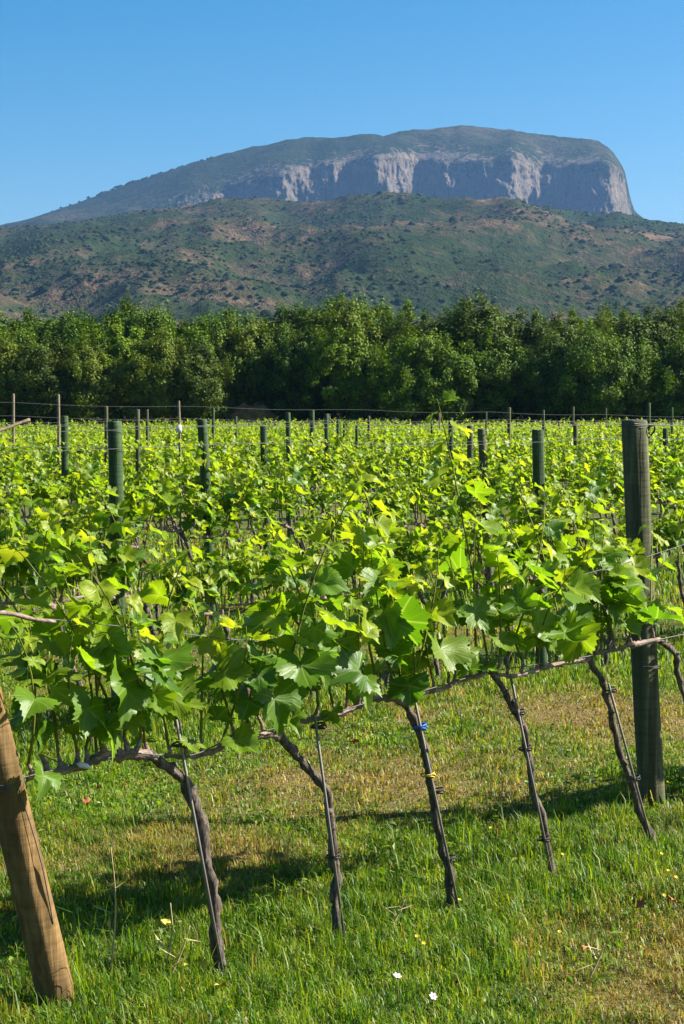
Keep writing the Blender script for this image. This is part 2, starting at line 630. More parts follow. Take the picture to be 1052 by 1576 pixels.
SKY_MT = [(-900, 470), (-500, 425), (-250, 385), (0, 350), (60, 332), (120, 312), (180, 290), (250, 268), (300, 252), (350, 240), (420, 228), (480, 219), (530, 216),
          (560, 217), (590, 224), (618, 214), (670, 202), (710, 198), (760, 203), (820, 211), (880, 219), (910, 225), (935, 238), (952, 254),
          (962, 270), (967, 300), (976, 326), (1000, 343), (1030, 350), (1052, 353), (1250, 380), (1600, 420), (2100, 470)]
CLIFF_TOP = [(-900, 480), (150, 322), (230, 308), (300, 290), (370, 281), (440, 268), (500, 254), (560, 244), (600, 236), (640, 244), (700, 250), (760, 256),
             (800, 248), (850, 256), (900, 252), (930, 250), (952, 258), (962, 274), (968, 304), (976, 329), (1000, 346), (1052, 358), (2100, 480)]
CLIFF_W = [(-900, 0), (170, 0), (300, 0.6), (420, 0.95), (500, 1), (960, 1), (968, 0.8), (980, 0.3), (1000, 0), (2100, 0)]
# how far the cliff foot stands back: falling = turned to the left (shade), rising = turned to the right (sun)
BUTT = [(-900, 0), (300, 0), (345, 45), (400, 10), (440, -12), (455, 20), (480, 60), (515, 40), (530, 78), (580, 20), (592, 30), (640, 150), (700, 95), (745, 60), (788, 25),
        (800, 60), (832, 150), (880, 105), (925, 50), (940, 40), (952, 110), (962, 200), (970, 330), (985, 420), (1052, 480), (2100, 600)]
cols = np.concatenate([np.arange(-900, 150, 14.0), np.arange(150, 1060, 1.6), np.arange(1060, 2000, 14.0)])
def smooth_curve(pts, w):
    xx = np.arange(-1000, 2200, 1.0)
    yy = np.interp(xx, [p[0] for p in pts], [p[1] for p in pts])
    k = np.exp(-(np.arange(-3 * w, 3 * w + 1) / w) ** 2 / 2); k /= k.sum()
    yy = np.convolve(np.pad(yy, 3 * w, mode='edge'), k, mode='valid')
    return [(a_, b_) for a_, b_ in zip(xx, yy)]


SC = {'w': smooth_curve(CLIFF_W, 14), 't': smooth_curve(CLIFF_TOP, 4), 'b': smooth_curve(BUTT, 5)}
SCX = np.array([p[0] for p in SC['w']]); SCY = {k_: np.array([p[1] for p in v_]) for k_, v_ in SC.items()}
V, RK = [], []
segs = [(14, 'foot'), (44, 'cliff'), (26, 'slope'), (8, 'back')]
for px in cols:
    sy = interp(SKY_MT, px)
    cw = float(np.interp(px, SCX, SCY['w']))
    cy = max(float(np.interp(px, SCX, SCY['t'])), sy + 3)
    g = float(np.interp(px, SCX, SCY['b']))
    y_b = 2850 + g * 0.68
    y_t = y_b + lerp(170, 42, cw)
    y_s = max(3320, y_t + 40)
    foot = at_depth(px, 392, 2500)
    base = at_depth(px, max(342, cy + 8), y_b)
    top = at_depth(px, cy, y_t)
    rid = at_depth(px, sy, y_s)
    back = Vector((rid.x * 1.25, 4500, max(10, rid.z * 0.5)))
    low = Vector((foot.x * 0.96, 2380, -3))
    key = [low, base, top, rid, back]
    for si, (n, nm) in enumerate(segs):
        a, b = key[si], key[si + 1]
        for j in range(n + (1 if si == 3 else 0)):
            s = j / n
            q = a.lerp(b, s)
            rk = 0.0
            e = cw
            if nm == 'slope':
                q.z = lerp(a.z, b.z, lerp(s, math.sin(s * math.pi / 2) ** 0.85, cw))
                rk = max(0, 1 - s * 3.0) * 0.55 * cw
                amp = 9 * math.sin(math.pi * s) ** 0.5
                d = fnoise(q.x, q.y, q.z, 0.010, 5) * amp
                q.z += d
            elif nm == 'cliff':
                rk = cw * (0.52 + 0.34 * math.sin(math.pi * s))
                ed = math.sin(math.pi * min(1, s * 1.0)) ** 0.4 if s > 0 else 0
                rib = fnoise(q.x, 0, q.z * 0.45, 0.030, 6, 0.5)
                q.y += (rib * 13 - abs(fnoise(q.x, 5, q.z * 0.5, 0.016, 4)) * 12) * ed * cw
                # ledges
                stp = math.sin(s * 9.5 + fnoise(q.x, 0, 0, 0.006, 3) * 3)
                q.y += stp * 4 * ed * cw
                q.z += fnoise(q.x, q.y, q.z, 0.02, 3) * 8 * ed
            elif nm == 'foot':
                q.z += fnoise(q.x, q.y, 0, 0.006, 4) * 16 * math.sin(math.pi * s)
            else:
                q.z += fnoise(q.x, q.y, 0, 0.006, 4) * 16 * math.sin(math.pi * s)
            if nm in ('slope', 'foot') and j == 0:
                pass
            V.append(q); RK.append(rk)
vn = sum(n for n, _ in segs) + 1
V = np.array([tuple(q) for q in V])
nc = len(cols)
# crest: fine bumps of trees on the skyline
ri = segs[0][0] + segs[1][0] + segs[2][0]
Vg = V.reshape(nc, vn, 3)
for i in range(nc):
    Vg[i, ri, 2] += 2.2 * noise.noise(Vector((Vg[i, ri, 0] * 0.06, 0, 0)))
i0 = (np.arange(nc - 1)[:, None] * vn + np.arange(vn - 1)[None, :]).ravel()
F = np.stack([i0, i0 + vn, i0 + vn + 1, i0 + 1], 1)
mountain = link('mountain', make_mesh('mountain', Vg.reshape(-1, 3), F, M_ROCK, attrs={'rock': RK}))
tag(mountain, 'flat-topped limestone mountain with pale cliffs dropping steeply at right', kind='structure')

# scrub bushes on the hill and along the mountain's crest: uncountable, one object
rng = np.random.default_rng(3)
ico_v = np.array([(0, 0, 1)] + [(math.cos(a), math.sin(a), 0.45) for a in np.arange(6) * math.pi / 3]
                 + [(1.12 * math.cos(a + .5), 1.12 * math.sin(a + .5), -0.15) for a in np.arange(6) * math.pi / 3])
ico_f = [(0, 1 + k, 1 + (k + 1) % 6) for k in range(6)]
for k in range(6):
    ico_f += [(1 + k, 7 + k, 1 + (k + 1) % 6), (7 + k, 7 + (k + 1) % 6, 1 + (k + 1) % 6)]
ico_f = np.array(ico_f)
BV, BR = [], []
tries = 0
cnt = 0
while cnt < 14000 and tries < 70000:
    tries += 1
    ci = rng.integers(90, 430); vj = rng.integers(4, 60)
    q = HILLV[ci, vj] * (1 - (fr := rng.random())) + HILLV[ci + 1, vj + 1] * fr
    if noise.noise(Vector((q[0] * 0.006, q[1] * 0.006, 4))) + 0.55 * noise.noise(Vector((q[0] * 0.03, q[1] * 0.03, 1))) < rng.random() * 0.9 - 0.5:
        continue
    s = rng.uniform(0.6, 1.5) * (1.9 if rng.random() < 0.06 else 1.0)
    b = ico_v * (1 + 0.35 * (rng.random((13, 1)) - 0.5)) * np.array([s * 1.15, s * 1.15, s * rng.uniform(0.7, 1.15)])
    BV.append(b + q + np.array([0, 0, s * 0.25])); BR.append(np.full(13, rng.random())); cnt += 1
for k in range(900):                            # crest trees of the mountain
    ci = rng.integers(70, nc - 80)
    q = Vg[ci, ri]
    if not (-60 < (q[0] / q[1] * FPX + 526) < 935):
        continue
    s = rng.uniform(2.0, 4.2)
    b = ico_v * (1 + 0.35 * (rng.random((13, 1)) - 0.5)) * s
    BV.append(b + q + np.array([0, rng.uniform(-12, 12), 0.2])); BR.append(np.full(13, rng.random())); cnt += 1
BV = np.concatenate(BV); BR = np.concatenate(BR)
F = (ico_f[None] + (np.arange(len(BV) // 13) * 13)[:, None, None]).reshape(-1, 3)
m, t = new_mat('maquis_bush')
r = N(t, 'ShaderNodeAttribute', attribute_name='rnd').outputs['Fac']
col = ramp(t, r, [(0, (0.010, 0.019, 0.007)), (0.6, (0.018, 0.029, 0.011)), (1, (0.032, 0.044, 0.017))])
finish(t, principled(t, col, 1.0, 0.0).outputs[0])
scrub = link('hillside_scrub', make_mesh('hillside_scrub', BV, F, m, attrs={'rnd': BR}))
tag(scrub, 'dark green maquis scrub dotted over the hill', kind='stuff')

# ------------------------------------------------------------------ trees behind the vineyard
ORD = ['first', 'second', 'third', 'fourth', 'fifth', 'sixth', 'seventh', 'eighth', 'ninth', 'tenth', 'eleventh', 'twelfth', 'thirteenth',
       'fourteenth', 'fifteenth', 'sixteenth', 'seventeenth', 'eighteenth', 'nineteenth', 'twentieth']


def ordinal(i):
    if i < 20: return ORD[i]
    tens = {2: 'twenty', 3: 'thirty', 4: 'forty', 5: 'fifty', 6: 'sixty', 7: 'seventy'}[(i + 1) // 10]
    u = (i + 1) % 10
    if u == 0: return tens[:-1] + 'ieth'
    return tens + '-' + ORD[u - 1]


def crown_mesh(name, seed, rx, rz, nlobe, per, mat, leaf=0.075, zc=0.55):
    g = np.random.default_rng(seed)
    P, Nn = [], []
    for k in range(nlobe):
        d = g.normal(size=3); d /= np.linalg.norm(d)
        rr = g.random() ** 0.45
        c = d * rr * np.array([rx, rx, rz]) * 0.82
        if c[2] < -rz * 0.55:
            c[2] *= 0.7
        r = g.uniform(0.45, 1.0) * rx * 0.36
        q = g.normal(size=(per, 3)); q /= np.linalg.norm(q, axis=1)[:, None]
        sh = g.random((per, 1)) ** 0.45
        jag = 1 + 0.25 * np.sin(q[:, :1] * 7 + k) * np.sin(q[:, 1:2] * 6 + 2 * k)
        P.append(c + q * r * sh * jag * np.array([1, 1, 0.8])); Nn.append(q + 0.35 * d)
    for k in range(nlobe // 2):                 # sprigs standing out of the outline
        d = g.normal(size=3); d[2] = abs(d[2]) * 1.2; d /= np.linalg.norm(d)
        c = d * np.array([rx, rx, rz]) * g.uniform(0.85, 1.08)
        q = g.normal(size=(per // 4, 3)) * np.array([0.20, 0.20, 0.30]) * rx * 0.3
        P.append(c + q); Nn.append(q + d)
    P = np.concatenate(P); Nn = np.concatenate(Nn)
    Nn += 0.45 * g.normal(size=Nn.shape)
    Nn /= np.linalg.norm(Nn, axis=1)[:, None]
    a = np.cross(Nn, g.normal(size=Nn.shape)); a /= np.linalg.norm(a, axis=1)[:, None]
    b = np.cross(Nn, a)
    s = (leaf * g.uniform(0.6, 1.35, size=(len(P), 1)))
    P = P + np.array([0, 0, 0])
    Vv = np.stack([P - a * s, P - b * s * 0.55 + Nn * s * 0.15, P + a * s, P + b * s * 0.55 + Nn * s * 0.15], 1).reshape(-1, 3)
    F_ = np.arange(len(P) * 4).reshape(-1, 4)
    rn_ = np.repeat(np.clip(g.normal(0.5, 0.22, len(P)), 0, 1), 4)
    return make_mesh(name, Vv, F_, mat, False, attrs={'rnd': rn_})


def trunk_mesh(name, seed, h):
    g = random.Random(seed)
    mb = MB()
    pts = [(0, 0, -0.2), (g.uniform(-.15, .15), g.uniform(-.15, .15), h * .35), (g.uniform(-.3, .3), g.uniform(-.3, .3), h * .75), (g.uniform(-.5, .5), g.uniform(-.5, .5), h * 1.25)]
    sp = spline(pts, 9)
    mb.add(*tube(sp, [lerp(.21, .06, i / 8) for i in range(9)], 7, 0.25, 3, seed))
    for k in range(6):
        b = sp[3 + k % 5]
        a = g.uniform(0, 6.28); L = g.uniform(.9, 1.7)
        e = b + Vector((math.cos(a) * L, math.sin(a) * L, g.uniform(.5, 1.2)))
        mid = (b + e) / 2 + Vector((0, 0, -.12))
        mb.add(*tube(spline([b, mid, e], 6), [lerp(.09, .025, i / 5) for i in range(6)], 5))
    return mb.mesh(name, M_OAKBARK)


CR = [crown_mesh('oak_crown_%d' % k, 20 + k, [2.3, 2.0, 2.5, 2.2, 1.9, 2.4][k], [2.7, 2.9, 2.6, 3.0, 2.5, 2.8][k], 64, 560, M_OAK if k % 3 else M_OAK2) for k in range(6)]
TR = [trunk_mesh('oak_trunk_%d' % k, 60 + k, 3.4) for k in range(3)]
SKY_TREE = [(-300, 480), (0, 476), (30, 498), (60, 486), (100, 481), (140, 490), (165, 473), (200, 476), (240, 478), (300, 485), (350, 491), (400, 475), (440, 486),
            (480, 471), (545, 458), (600, 488), (620, 463), (680, 476), (740, 466), (800, 476), (850, 479), (900, 484), (940, 466), (990, 480), (1052, 460), (1400, 470)]
trees = []
g = random.Random(5)
for row, (yy, step, frac) in enumerate([(101, 74, 0.84), (105, 70, 1.0), (109.5, 70, 1.03)]):
    px = -150 + row * 31
    while px < 1240:
        trees.append((px + g.uniform(-14, 14), yy + g.uniform(-1.2, 1.2), frac * g.uniform(0.93, 1.05), row))
        px += step * g.uniform(0.85, 1.15)
seen = {0: 0, 1: 0, 2: 0}; off = {}
where = {0: 'in the front line of trees', 1: 'in the middle line of trees', 2: 'in the rear line of trees'}
for k, (px, yy, fr, row) in enumerate(sorted(trees)):
    top = at_depth(px, interp(SKY_TREE, px), yy).z * fr * 0.97
    if row == 0 and (abs(px - 385) < 30 or abs(px - 650) < 14):
        continue
    v = k % 6
    rzv = [2.7, 2.9, 2.6, 3.0, 2.5, 2.8][v]
    sc = top / (rzv * 2.06 + 0.25)
    x = (px - 526) / FPX * yy
    o = empty('oak_tree', (x, yy, -0.05), g.uniform(0, 6.28))
    o.scale = (sc * g.uniform(0.95, 1.12),) * 2 + (sc,)
    c = link('crown', CR[v], o, Matrix.Translation((0, 0, rzv * 1.04 + 0.25)))
    link('trunk', TR[k % 3], o)
    if 0 <= px <= PW:
        lab = 'evergreen oak, %s from the left %s' % (ordinal(seen[row]), where[row]); seen[row] += 1
    else:
        side = 'left' if px < 0 else 'right'; oc = off.get((row, side), 0); off[(row, side)] = oc + 1
        lab = 'evergreen oak past the %s edge, %s there %s' % (side, ordinal(oc), where[row])
    tag(o, lab, 'tree', 'evergreen oaks beyond the vineyard')

# low dark undergrowth between the trunks (one tangled mass)
UV_, UR = [], []
g2 = np.random.default_rng(9)
Pn = 42000
ux = g2.uniform(-32, 32, Pn); uy = g2.uniform(98.5, 104, Pn)
gap = (np.abs(ux / uy * FPX + 526 - 385) < 22) | (np.abs(ux / uy * FPX + 526 - 655) < 26)
hgt = (2.0 + 0.8 * np.sin(ux * 1.3) * np.sin(ux * 0.41 + 1) + 0.4 * np.sin(ux * 3.1)) * (0.4 + 0.6 * (uy - 98.5) / 5.5)
hgt = np.where(gap, hgt * 0.6, hgt)
uz = g2.random(Pn) ** 0.6 * hgt
P = np.stack([ux, uy, uz], 1)
Nn = g2.normal(size=P.shape) + np.array([0, -0.5, 0.6]); Nn /= np.linalg.norm(Nn, axis=1)[:, None]
a = np.cross(Nn, g2.normal(size=P.shape)); a /= np.linalg.norm(a, axis=1)[:, None]
b = np.cross(Nn, a); s = 0.16 * g2.uniform(.6, 1.4, (Pn, 1))
Vv = np.stack([P - a * s, P - b * s * .6, P + a * s, P + b * s * .6], 1).reshape(-1, 3)
und = link('undergrowth', make_mesh('undergrowth', Vv, np.arange(Pn * 4).reshape(-1, 4), M_OAK, False, attrs={'rnd': np.repeat(g2.uniform(0, .6, Pn), 4)}))
tag(und, 'dark tangled undergrowth at the foot of the trees', kind='stuff')

# ochre banks showing in two gaps under the trees
for px, w, h, lab in ((386, 2.6, 2.6, 'small ochre earth bank in the left gap under the trees'), (655, 2.8, 2.1, 'low ochre earth bank in the right gap under the trees')):
    x = (px - 526) / FPX * 98.6
    vv, ff = [], []
    nn = 16
    for i in range(nn):
        for j in range(nn):
            a_, b_ = i / (nn - 1) * 2 - 1, j / (nn - 1) * 2 - 1
            z = h * max(0, 1 - a_ * a_) * max(0, 1 - b_ * b_) ** 0.7
            z *= 0.75 + 0.5 * noise.noise(Vector((a_ * 2.2, b_ * 2, px))) + 0.3 * noise.noise(Vector((a_ * 6, b_ * 6, px)))
            vv.append((a_ * w, b_ * 1.6, z - 0.05))
    for i in range(nn - 1):
        for j in range(nn - 1):
            ff.append((i * nn + j, (i + 1) * nn + j, (i + 1) * nn + j + 1, i * nn + j + 1))
    o = link('earth_bank', make_mesh('earth_bank', vv, ff, M_EARTH)); o.location = (x, 101.5, 0)
    tag(o, lab, kind='structure')


# ------------------------------------------------------------------ vine leaves
def leaf_outline(k, full=True):
    g = random.Random(100 + k)
    keys = [(0, 0.60), (8, 0.565), (18, 0.51), (29, 0.45), (38, 0.485), (46, 0.535), (55, 0.555), (64, 0.535), (76, 0.485), (87, 0.455), (97, 0.485), (108, 0.515), (120, 0.49),
            (140, 0.38), (156, 0.30), (170, 0.13)]
    if not full:
        keys = [(0, 0.60), (28, 0.45), (54, 0.56), (86, 0.42), (110, 0.51), (150, 0.34), (172, 0.1)]
    out = []
    lob = g.uniform(.78, 1.08); wid = g.uniform(.88, 1.12)
    for a, r in keys:
        sinus = a in (28, 29, 38, 86, 87)
        r2 = r * (1 + g.uniform(-.08, .08)) * (lob if sinus else 1) * (wid if 40 < a < 130 else 1)
        out.append((math.radians(a), r2))
    left = [(-a, r * (1 + g.uniform(-.05, .05))) for a, r in reversed(out) if a > 0]
    pts = []
    for a, r in left + out:
        pts.append((math.sin(a) * r, math.cos(a) * r))
    if full:                                    # teeth
        q = []
        for i in range(len(pts) - 1):
            (x0, y0), (x1, y1) = pts[i], pts[i + 1]
            q.append((x0, y0))
            mx_, my_ = (x0 + x1) / 2, (y0 + y1) / 2
            q.append((mx_ * 0.905, my_ * 0.905))
        q.append(pts[-1])
        pts = q
    return pts


def leaf_geo(k, full=True):
    """verts, tris; junction at origin, tip along +Y, upper face +Z"""
    g = random.Random(300 + k)
    cup = g.uniform(0.1, 1.3) * g.choice((1, 1, -0.5)); fold = g.uniform(0.05, 0.6); wav = g.uniform(0.4, 1.5); ph = g.uniform(0, 6); tip = g.uniform(0.0, 0.5)
    out = leaf_outline(k, full)

    def zf(x, y):
        return fold * abs(x) - cup * (x * x + y * y) * 0.6 - tip * max(0, y) ** 2 + wav * 0.07 * math.sin(x * 9 + ph) * math.sin(y * 8 + ph * 2)
    V = [(0, 0, 0)]
    F = []
    n = len(out)
    if full:
        for x, y in out: V.append((x * .55, y * .55, zf(x * .55, y * .55)))
        for x, y in out: V.append((x, y, zf(x, y)))
        for i in range(n - 1):
            F.append((0, 2 + i, 1 + i))
            F.append((1 + i, 2 + i, n + 2 + i, n + 1 + i))
    else:
        for x, y in out: V.append((x, y, zf(x, y)))
        for i in range(n - 1):
            F.append((0, 2 + i, 1 + i))
    uv = [(v[0], v[1]) for v in V]
    # petiole
    if full:
        b = len(V)
        for yy, zz in ((0.0, 0.0), (-0.28, -0.09), (-0.55, -0.25)):
            V += [(-.009, yy, zz + .004), (.009, yy, zz + .004)]
            uv += [(0.0, yy), (0.0, yy)]
        F += [(b, b + 1, b + 3, b + 2), (b + 2, b + 3, b + 5, b + 4)]
    return V, F, uv


LG = [leaf_geo(k) for k in range(14)]
LEAFM = [make_mesh('vine_leaf_%d' % k, LG[k][0], LG[k][1], M_LEAF, True, uv=LG[k][2]) for k in range(14)]
LEAFY = [make_mesh('young_leaf_%d' % k, LG[k][0], LG[k][1], M_YOUNG, True, uv=LG[k][2]) for k in range(14)]
LOW = [leaf_geo(k, False) for k in range(14)]


def gen_vine(seed, trunk, cordon, nshoot=8, Lr=(0.42, 0.80), smax=(0.125, 0.175), rad=(0.029, 0.019), dens=1.0, low=0.0, yr=(.5, .85), tall=0):
    """local frame: x along the row, y away from the camera, z up"""
    g = random.Random(seed)
    D = {}
    tp = spline(trunk, 40)
    mb = MB()
    rr = [lerp(rad[0], rad[1], i / 39) * (1 + 0.13 * g.uniform(-1, 1) + .16 * noise.noise(Vector((i * .35, seed, 0)))) for i in range(40)]
    tp = [p + Vector((noise.noise(Vector((i * .22, seed, 1))), noise.noise(Vector((i * .22, seed, 5))), 0)) * (.016 if 0 < i < 39 else 0) for i, p in enumerate(tp)]
    rr[0] *= 1.35; rr[1] *= 1.12
    mb.add(*tube(tp, rr, 11, 0.65, 46, seed))
    for k in range(3):                          # burrs
        p = tp[g.randint(9, 34)]
        d = Vector((g.uniform(-1, 1), g.uniform(-1, 1), g.uniform(-.2, .5))).normalized()
        mb.add(*tube([p, p + d * rad[0] * 1.0, p + d * rad[0] * 1.5], [rad[0] * .8, rad[0] * .65, rad[0] * .2], 6, 0.5, 40, seed + k))
    D['trunk'] = mb.mesh('vine_trunk', M_TRUNK)
    mb = MB()
    cp = spline(cordon, 36)
    mb.add(*tube(cp, [lerp(rad[1] * 1.0, rad[1] * 0.6, i / 35) * (1 + .18 * g.uniform(-1, 1) + .3 * noise.noise(Vector((i * .4, seed, 3)))) for i in range(36)], 9, 0.8, 45, seed + 3))
    D['shoots'], D['leaves'] = [], []
    starts = []
    for k in range(nshoot):
        tt = (k + 0.5 + g.uniform(-.3, .3)) / nshoot
        i = min(35, int(tt * 36))
        p = cp[i].copy()
        q = p + Vector((g.uniform(-.02, .02), g.uniform(-.02, .02), g.uniform(.03, .07)))
        mb.add(*tube([p, (p + q) / 2 + Vector((.006, 0, 0)), q], [rad[1] * .62, rad[1] * .5, .0045], 6, 0.5, 40, seed + k))
        starts.append(q)
    D['cordon'] = mb.mesh('vine_cordon', M_CORDON)
    for k, q in enumerate(starts):
        L = g.uniform(*Lr)
        if k < tall:
            L = Lr[1] * g.uniform(1.2, 1.5)
        d = Vector((g.uniform(-.34, .34), g.uniform(-.40, .40), 1)).normalized()
        cur = Vector((g.uniform(-.3, .3), g.uniform(-.3, .3), 0))
        sp = [q + d * L * t_ + cur * L * t_ * t_ + Vector((0, 0, -.12 * L * t_ ** 3)) for t_ in np.linspace(0, 1, 8)]
        mb = MB()
        mb.add(*tube(sp, [lerp(.0045, .0015, i / 7) for i in range(14)], 5))
        D['shoots'].append(mb.mesh('vine_shoot', M_SHOOT))
        nl = max(4, int(L / 0.062 * dens))
        az0 = g.choice((0, math.pi)) + math.pi / 2 + g.uniform(-.6, .6)
        for i in range(nl):
            t_ = (i + 0.6) / nl
            j = min(6, int(t_ * 7)); p = sp[j].lerp(sp[j + 1], t_ * 7 - j)
            prof = min(1, 0.62 + t_ * 1.6) if t_ < .3 else max(0.26, 1.1 - 0.95 * (t_ - .2))
            s = g.uniform(*smax) * prof * g.uniform(.8, 1.12)
            az = az0 + (i % 2) * math.pi + g.uniform(-.7, .7)
            out = Vector((math.cos(az), math.sin(az), 0))
            tipd = (out * g.uniform(.5, 1) + Vector((g.uniform(-.4, .4), g.uniform(-.4, .4), g.uniform(-.9, .15)))).normalized()
            nrm = (Vector((0, 0, 1)) * g.uniform(.4, 1.1) + out * g.uniform(.1, .7) + Vector((g.uniform(-.55, .55), g.uniform(-.55, .55), 0)))
            nrm = (nrm - tipd * nrm.dot(tipd)).normalized()
            xx = tipd.cross(nrm)
            pos = p + (out * .45 + Vector((0, 0, .22))) * s + tipd * s * .1
            if low and g.random() < low and t_ < .3:
                pos.z -= g.uniform(.03, .09)
            mt = Matrix(((xx.x, tipd.x, nrm.x, 0), (xx.y, tipd.y, nrm.y, 0), (xx.z, tipd.z, nrm.z, 0), (0, 0, 0, 1)))
            mt = Matrix.Translation(pos) @ mt @ Matrix.Diagonal((s * g.uniform(.9, 1.15), s, s, 1))
            young = t_ > g.uniform(*yr)
            D['leaves'].append((g.randrange(14), young, mt, k))
    return D


def joined_foliage(name, leaves, keep=1.0, seed=1):
    g = random.Random(seed)
    VV, FF, UVs, RN_, MI = [], [], [], [], []
    b = 0
    for k, young, mt, _ in leaves:
        if g.random() > keep: continue
        v, f, uv = LOW[k]
        M3 = np.array(mt)
        A = np.array(v) @ M3[:3, :3].T + M3[:3, 3]
        VV.append(A); FF.append(np.array(f) + b); UVs += uv; RN_ += [g.random()] * len(v); MI += [1 if young else 0] * len(f)
        b += len(v)
    return np.concatenate(VV), np.concatenate(FF), np.array(UVs), np.array(RN_), np.array(MI)


# ------------------------------------------------------------------ front row of vines, traced in the row's own plane
def to_row(p):
    d = p - PA
    return Vector((d.dot(RD), d.dot(RN), d.z))


def row_pts(lst, off=0.0):
    return [to_row(row_plane(x, y, 0, off)) for x, y in lst]


def build_vine_objects(D, name, loc, rz, label, group, single, fol=None, sc=1.0):
    o = empty(name, loc, rz)
    o.scale = (sc, sc, sc)
    link('trunk', D['trunk'], o)
    link('cordon', D['cordon'], o)
    canes = [link('shoot', s, o) for s in D['shoots']]
    if single:
        for k, young, mt, c in D['leaves']:
            link('leaf', (LEAFY if young else LEAFM)[k], canes[c], mt)
    else:
        f = link('foliage', fol, o)
        f['kind'] = 'stuff'
    tag(o, label, 'grapevine', group)
    return o


FRONT = [
    # trunk pixels, bottom to top; cordon pixels; label
    ([(338, 1490), (330, 1430), (318, 1340), (300, 1232), (268, 1190), (228, 1162)], [(228, 1162), (195, 1163), (160, 1163), (132, 1177), (85, 1188), (42, 1198)],
     'thick-trunked grapevine in the front row, nearest the brown leaning end post'),
    ([(522, 1432), (517, 1370), (512, 1315), (500, 1222), (478, 1190), (432, 1132)], [(432, 1132), (400, 1131), (360, 1136), (330, 1155), (292, 1165), (255, 1163)],
     'front-row grapevine with a sharp elbow below its cordon, second from the end post'),
    ([(694, 1392), (684, 1335), (672, 1265), (655, 1190), (642, 1130), (622, 1082)], [(622, 1082), (595, 1074), (560, 1080), (530, 1098), (490, 1106), (450, 1112)],
     'front-row grapevine fastened to its rod with a blue tie'),
    ([(851, 1352), (840, 1290), (826, 1220), (803, 1130), (778, 1070), (746, 1020)], [(746, 1020), (738, 1038), (710, 1046), (680, 1060), (650, 1066), (630, 1078)],
     'slender front-row grapevine with a straight rod crossing its trunk, fourth from the end post'),
    ([(1005, 1312), (982, 1230), (962, 1170), (940, 1100), (930, 1062), (906, 1014)], [(906, 1014), (880, 1018), (850, 1024), (815, 1034), (790, 1040), (752, 1036)],
     'front-row grapevine curving down just left of the thick weathered post'),
    ([(1092, 1275), (1080, 1190), (1062, 1110), (1048, 1045), (1035, 1005), (1014, 984)], [(1014, 984), (985, 990), (965, 994), (945, 1000), (925, 1004), (908, 1010)],
     'front-row grapevine cut by the right edge of the picture, beyond the thick weathered post'),
]
for k, (tp, cp, lab) in enumerate(FRONT):
    T = row_pts(tp); Cc = row_pts(cp)
    u0 = T[0].x
    for q in T + Cc:
        q.x -= u0
    base = row_point(0, u0)
    z0 = T[0].z
    for q in T: q.z -= z0 * max(0, 1 - q.z / 0.3)
    rr = (0.0185, 0.016) if k == 0 else (0.0155, 0.0125) if k < 3 else (0.0135, 0.011)
    T[0].z = -0.03
    for i in range(1, len(T) - 1): T[i].y += random.uniform(-.015, .015)
    D = gen_vine(10 + k, T, Cc, 11 if k == 0 else 8, (0.38, 0.70), (0.115, 0.190), rr, 0.98, low=0.3, yr=(.3, .75), tall=(1 if k in (1, 2, 3) else 0))
    build_vine_objects(D, 'grapevine', (base.x, base.y, 0), RANG, lab, 'grapevines', True)
# the row goes on past the right edge
for k in range(3):
    b = row_point(0, 3.95 + .52 * k)
    D = gen_vine(30 + k, [(0, 0, -.03), (-.03, 0, .2), (-.09, .01, .45), (-.2, 0, .66)], [(-.2, 0, .66), (-.35, 0, .67), (-.5, 0, .66), (-.62, 0, .67)], 8, (0.32, 0.66), (0.11, 0.18))
    build_vine_objects(D, 'grapevine', (b.x, b.y, gzf(b)), RANG, 'front-row grapevine outside the picture, %s past its right edge' % ordinal(k), 'grapevines', True)

# ------------------------------------------------------------------ rows behind
PROTO = []
for k in range(7):
    g = random.Random(70 + k)
    T = [(0, 0, -.04), (g.uniform(-.05, .02), g.uniform(-.03, .03), .2), (g.uniform(-.12, -.02), g.uniform(-.03, .03), .43), (-.2, 0, .66)]
    Cc = [(-.2, 0, .66), (-.33, 0, g.uniform(.655, .69)), (-.47, 0, g.uniform(.655, .69)), (-.66, 0, .67)]
    PROTO.append(gen_vine(200 + k, T, Cc, 11, (0.24, 0.50), (0.100, 0.150), (0.016, 0.0125), 1.45, low=.1, yr=(.15, .65), tall=2))
PROTOF = []
for k, D in enumerate(PROTO):
    v, f, uv, rn_, mi = joined_foliage('f', D['leaves'], 1.0, k)
    PROTOF.append((v, f, uv, rn_, mi))
FOLM = [make_mesh('vine_foliage_%d' % k, p[0], p[1], [M_LEAF, M_YOUNG], True, p[4], p[2], {'rnd': p[3]}) for k, p in enumerate(PROTOF)]

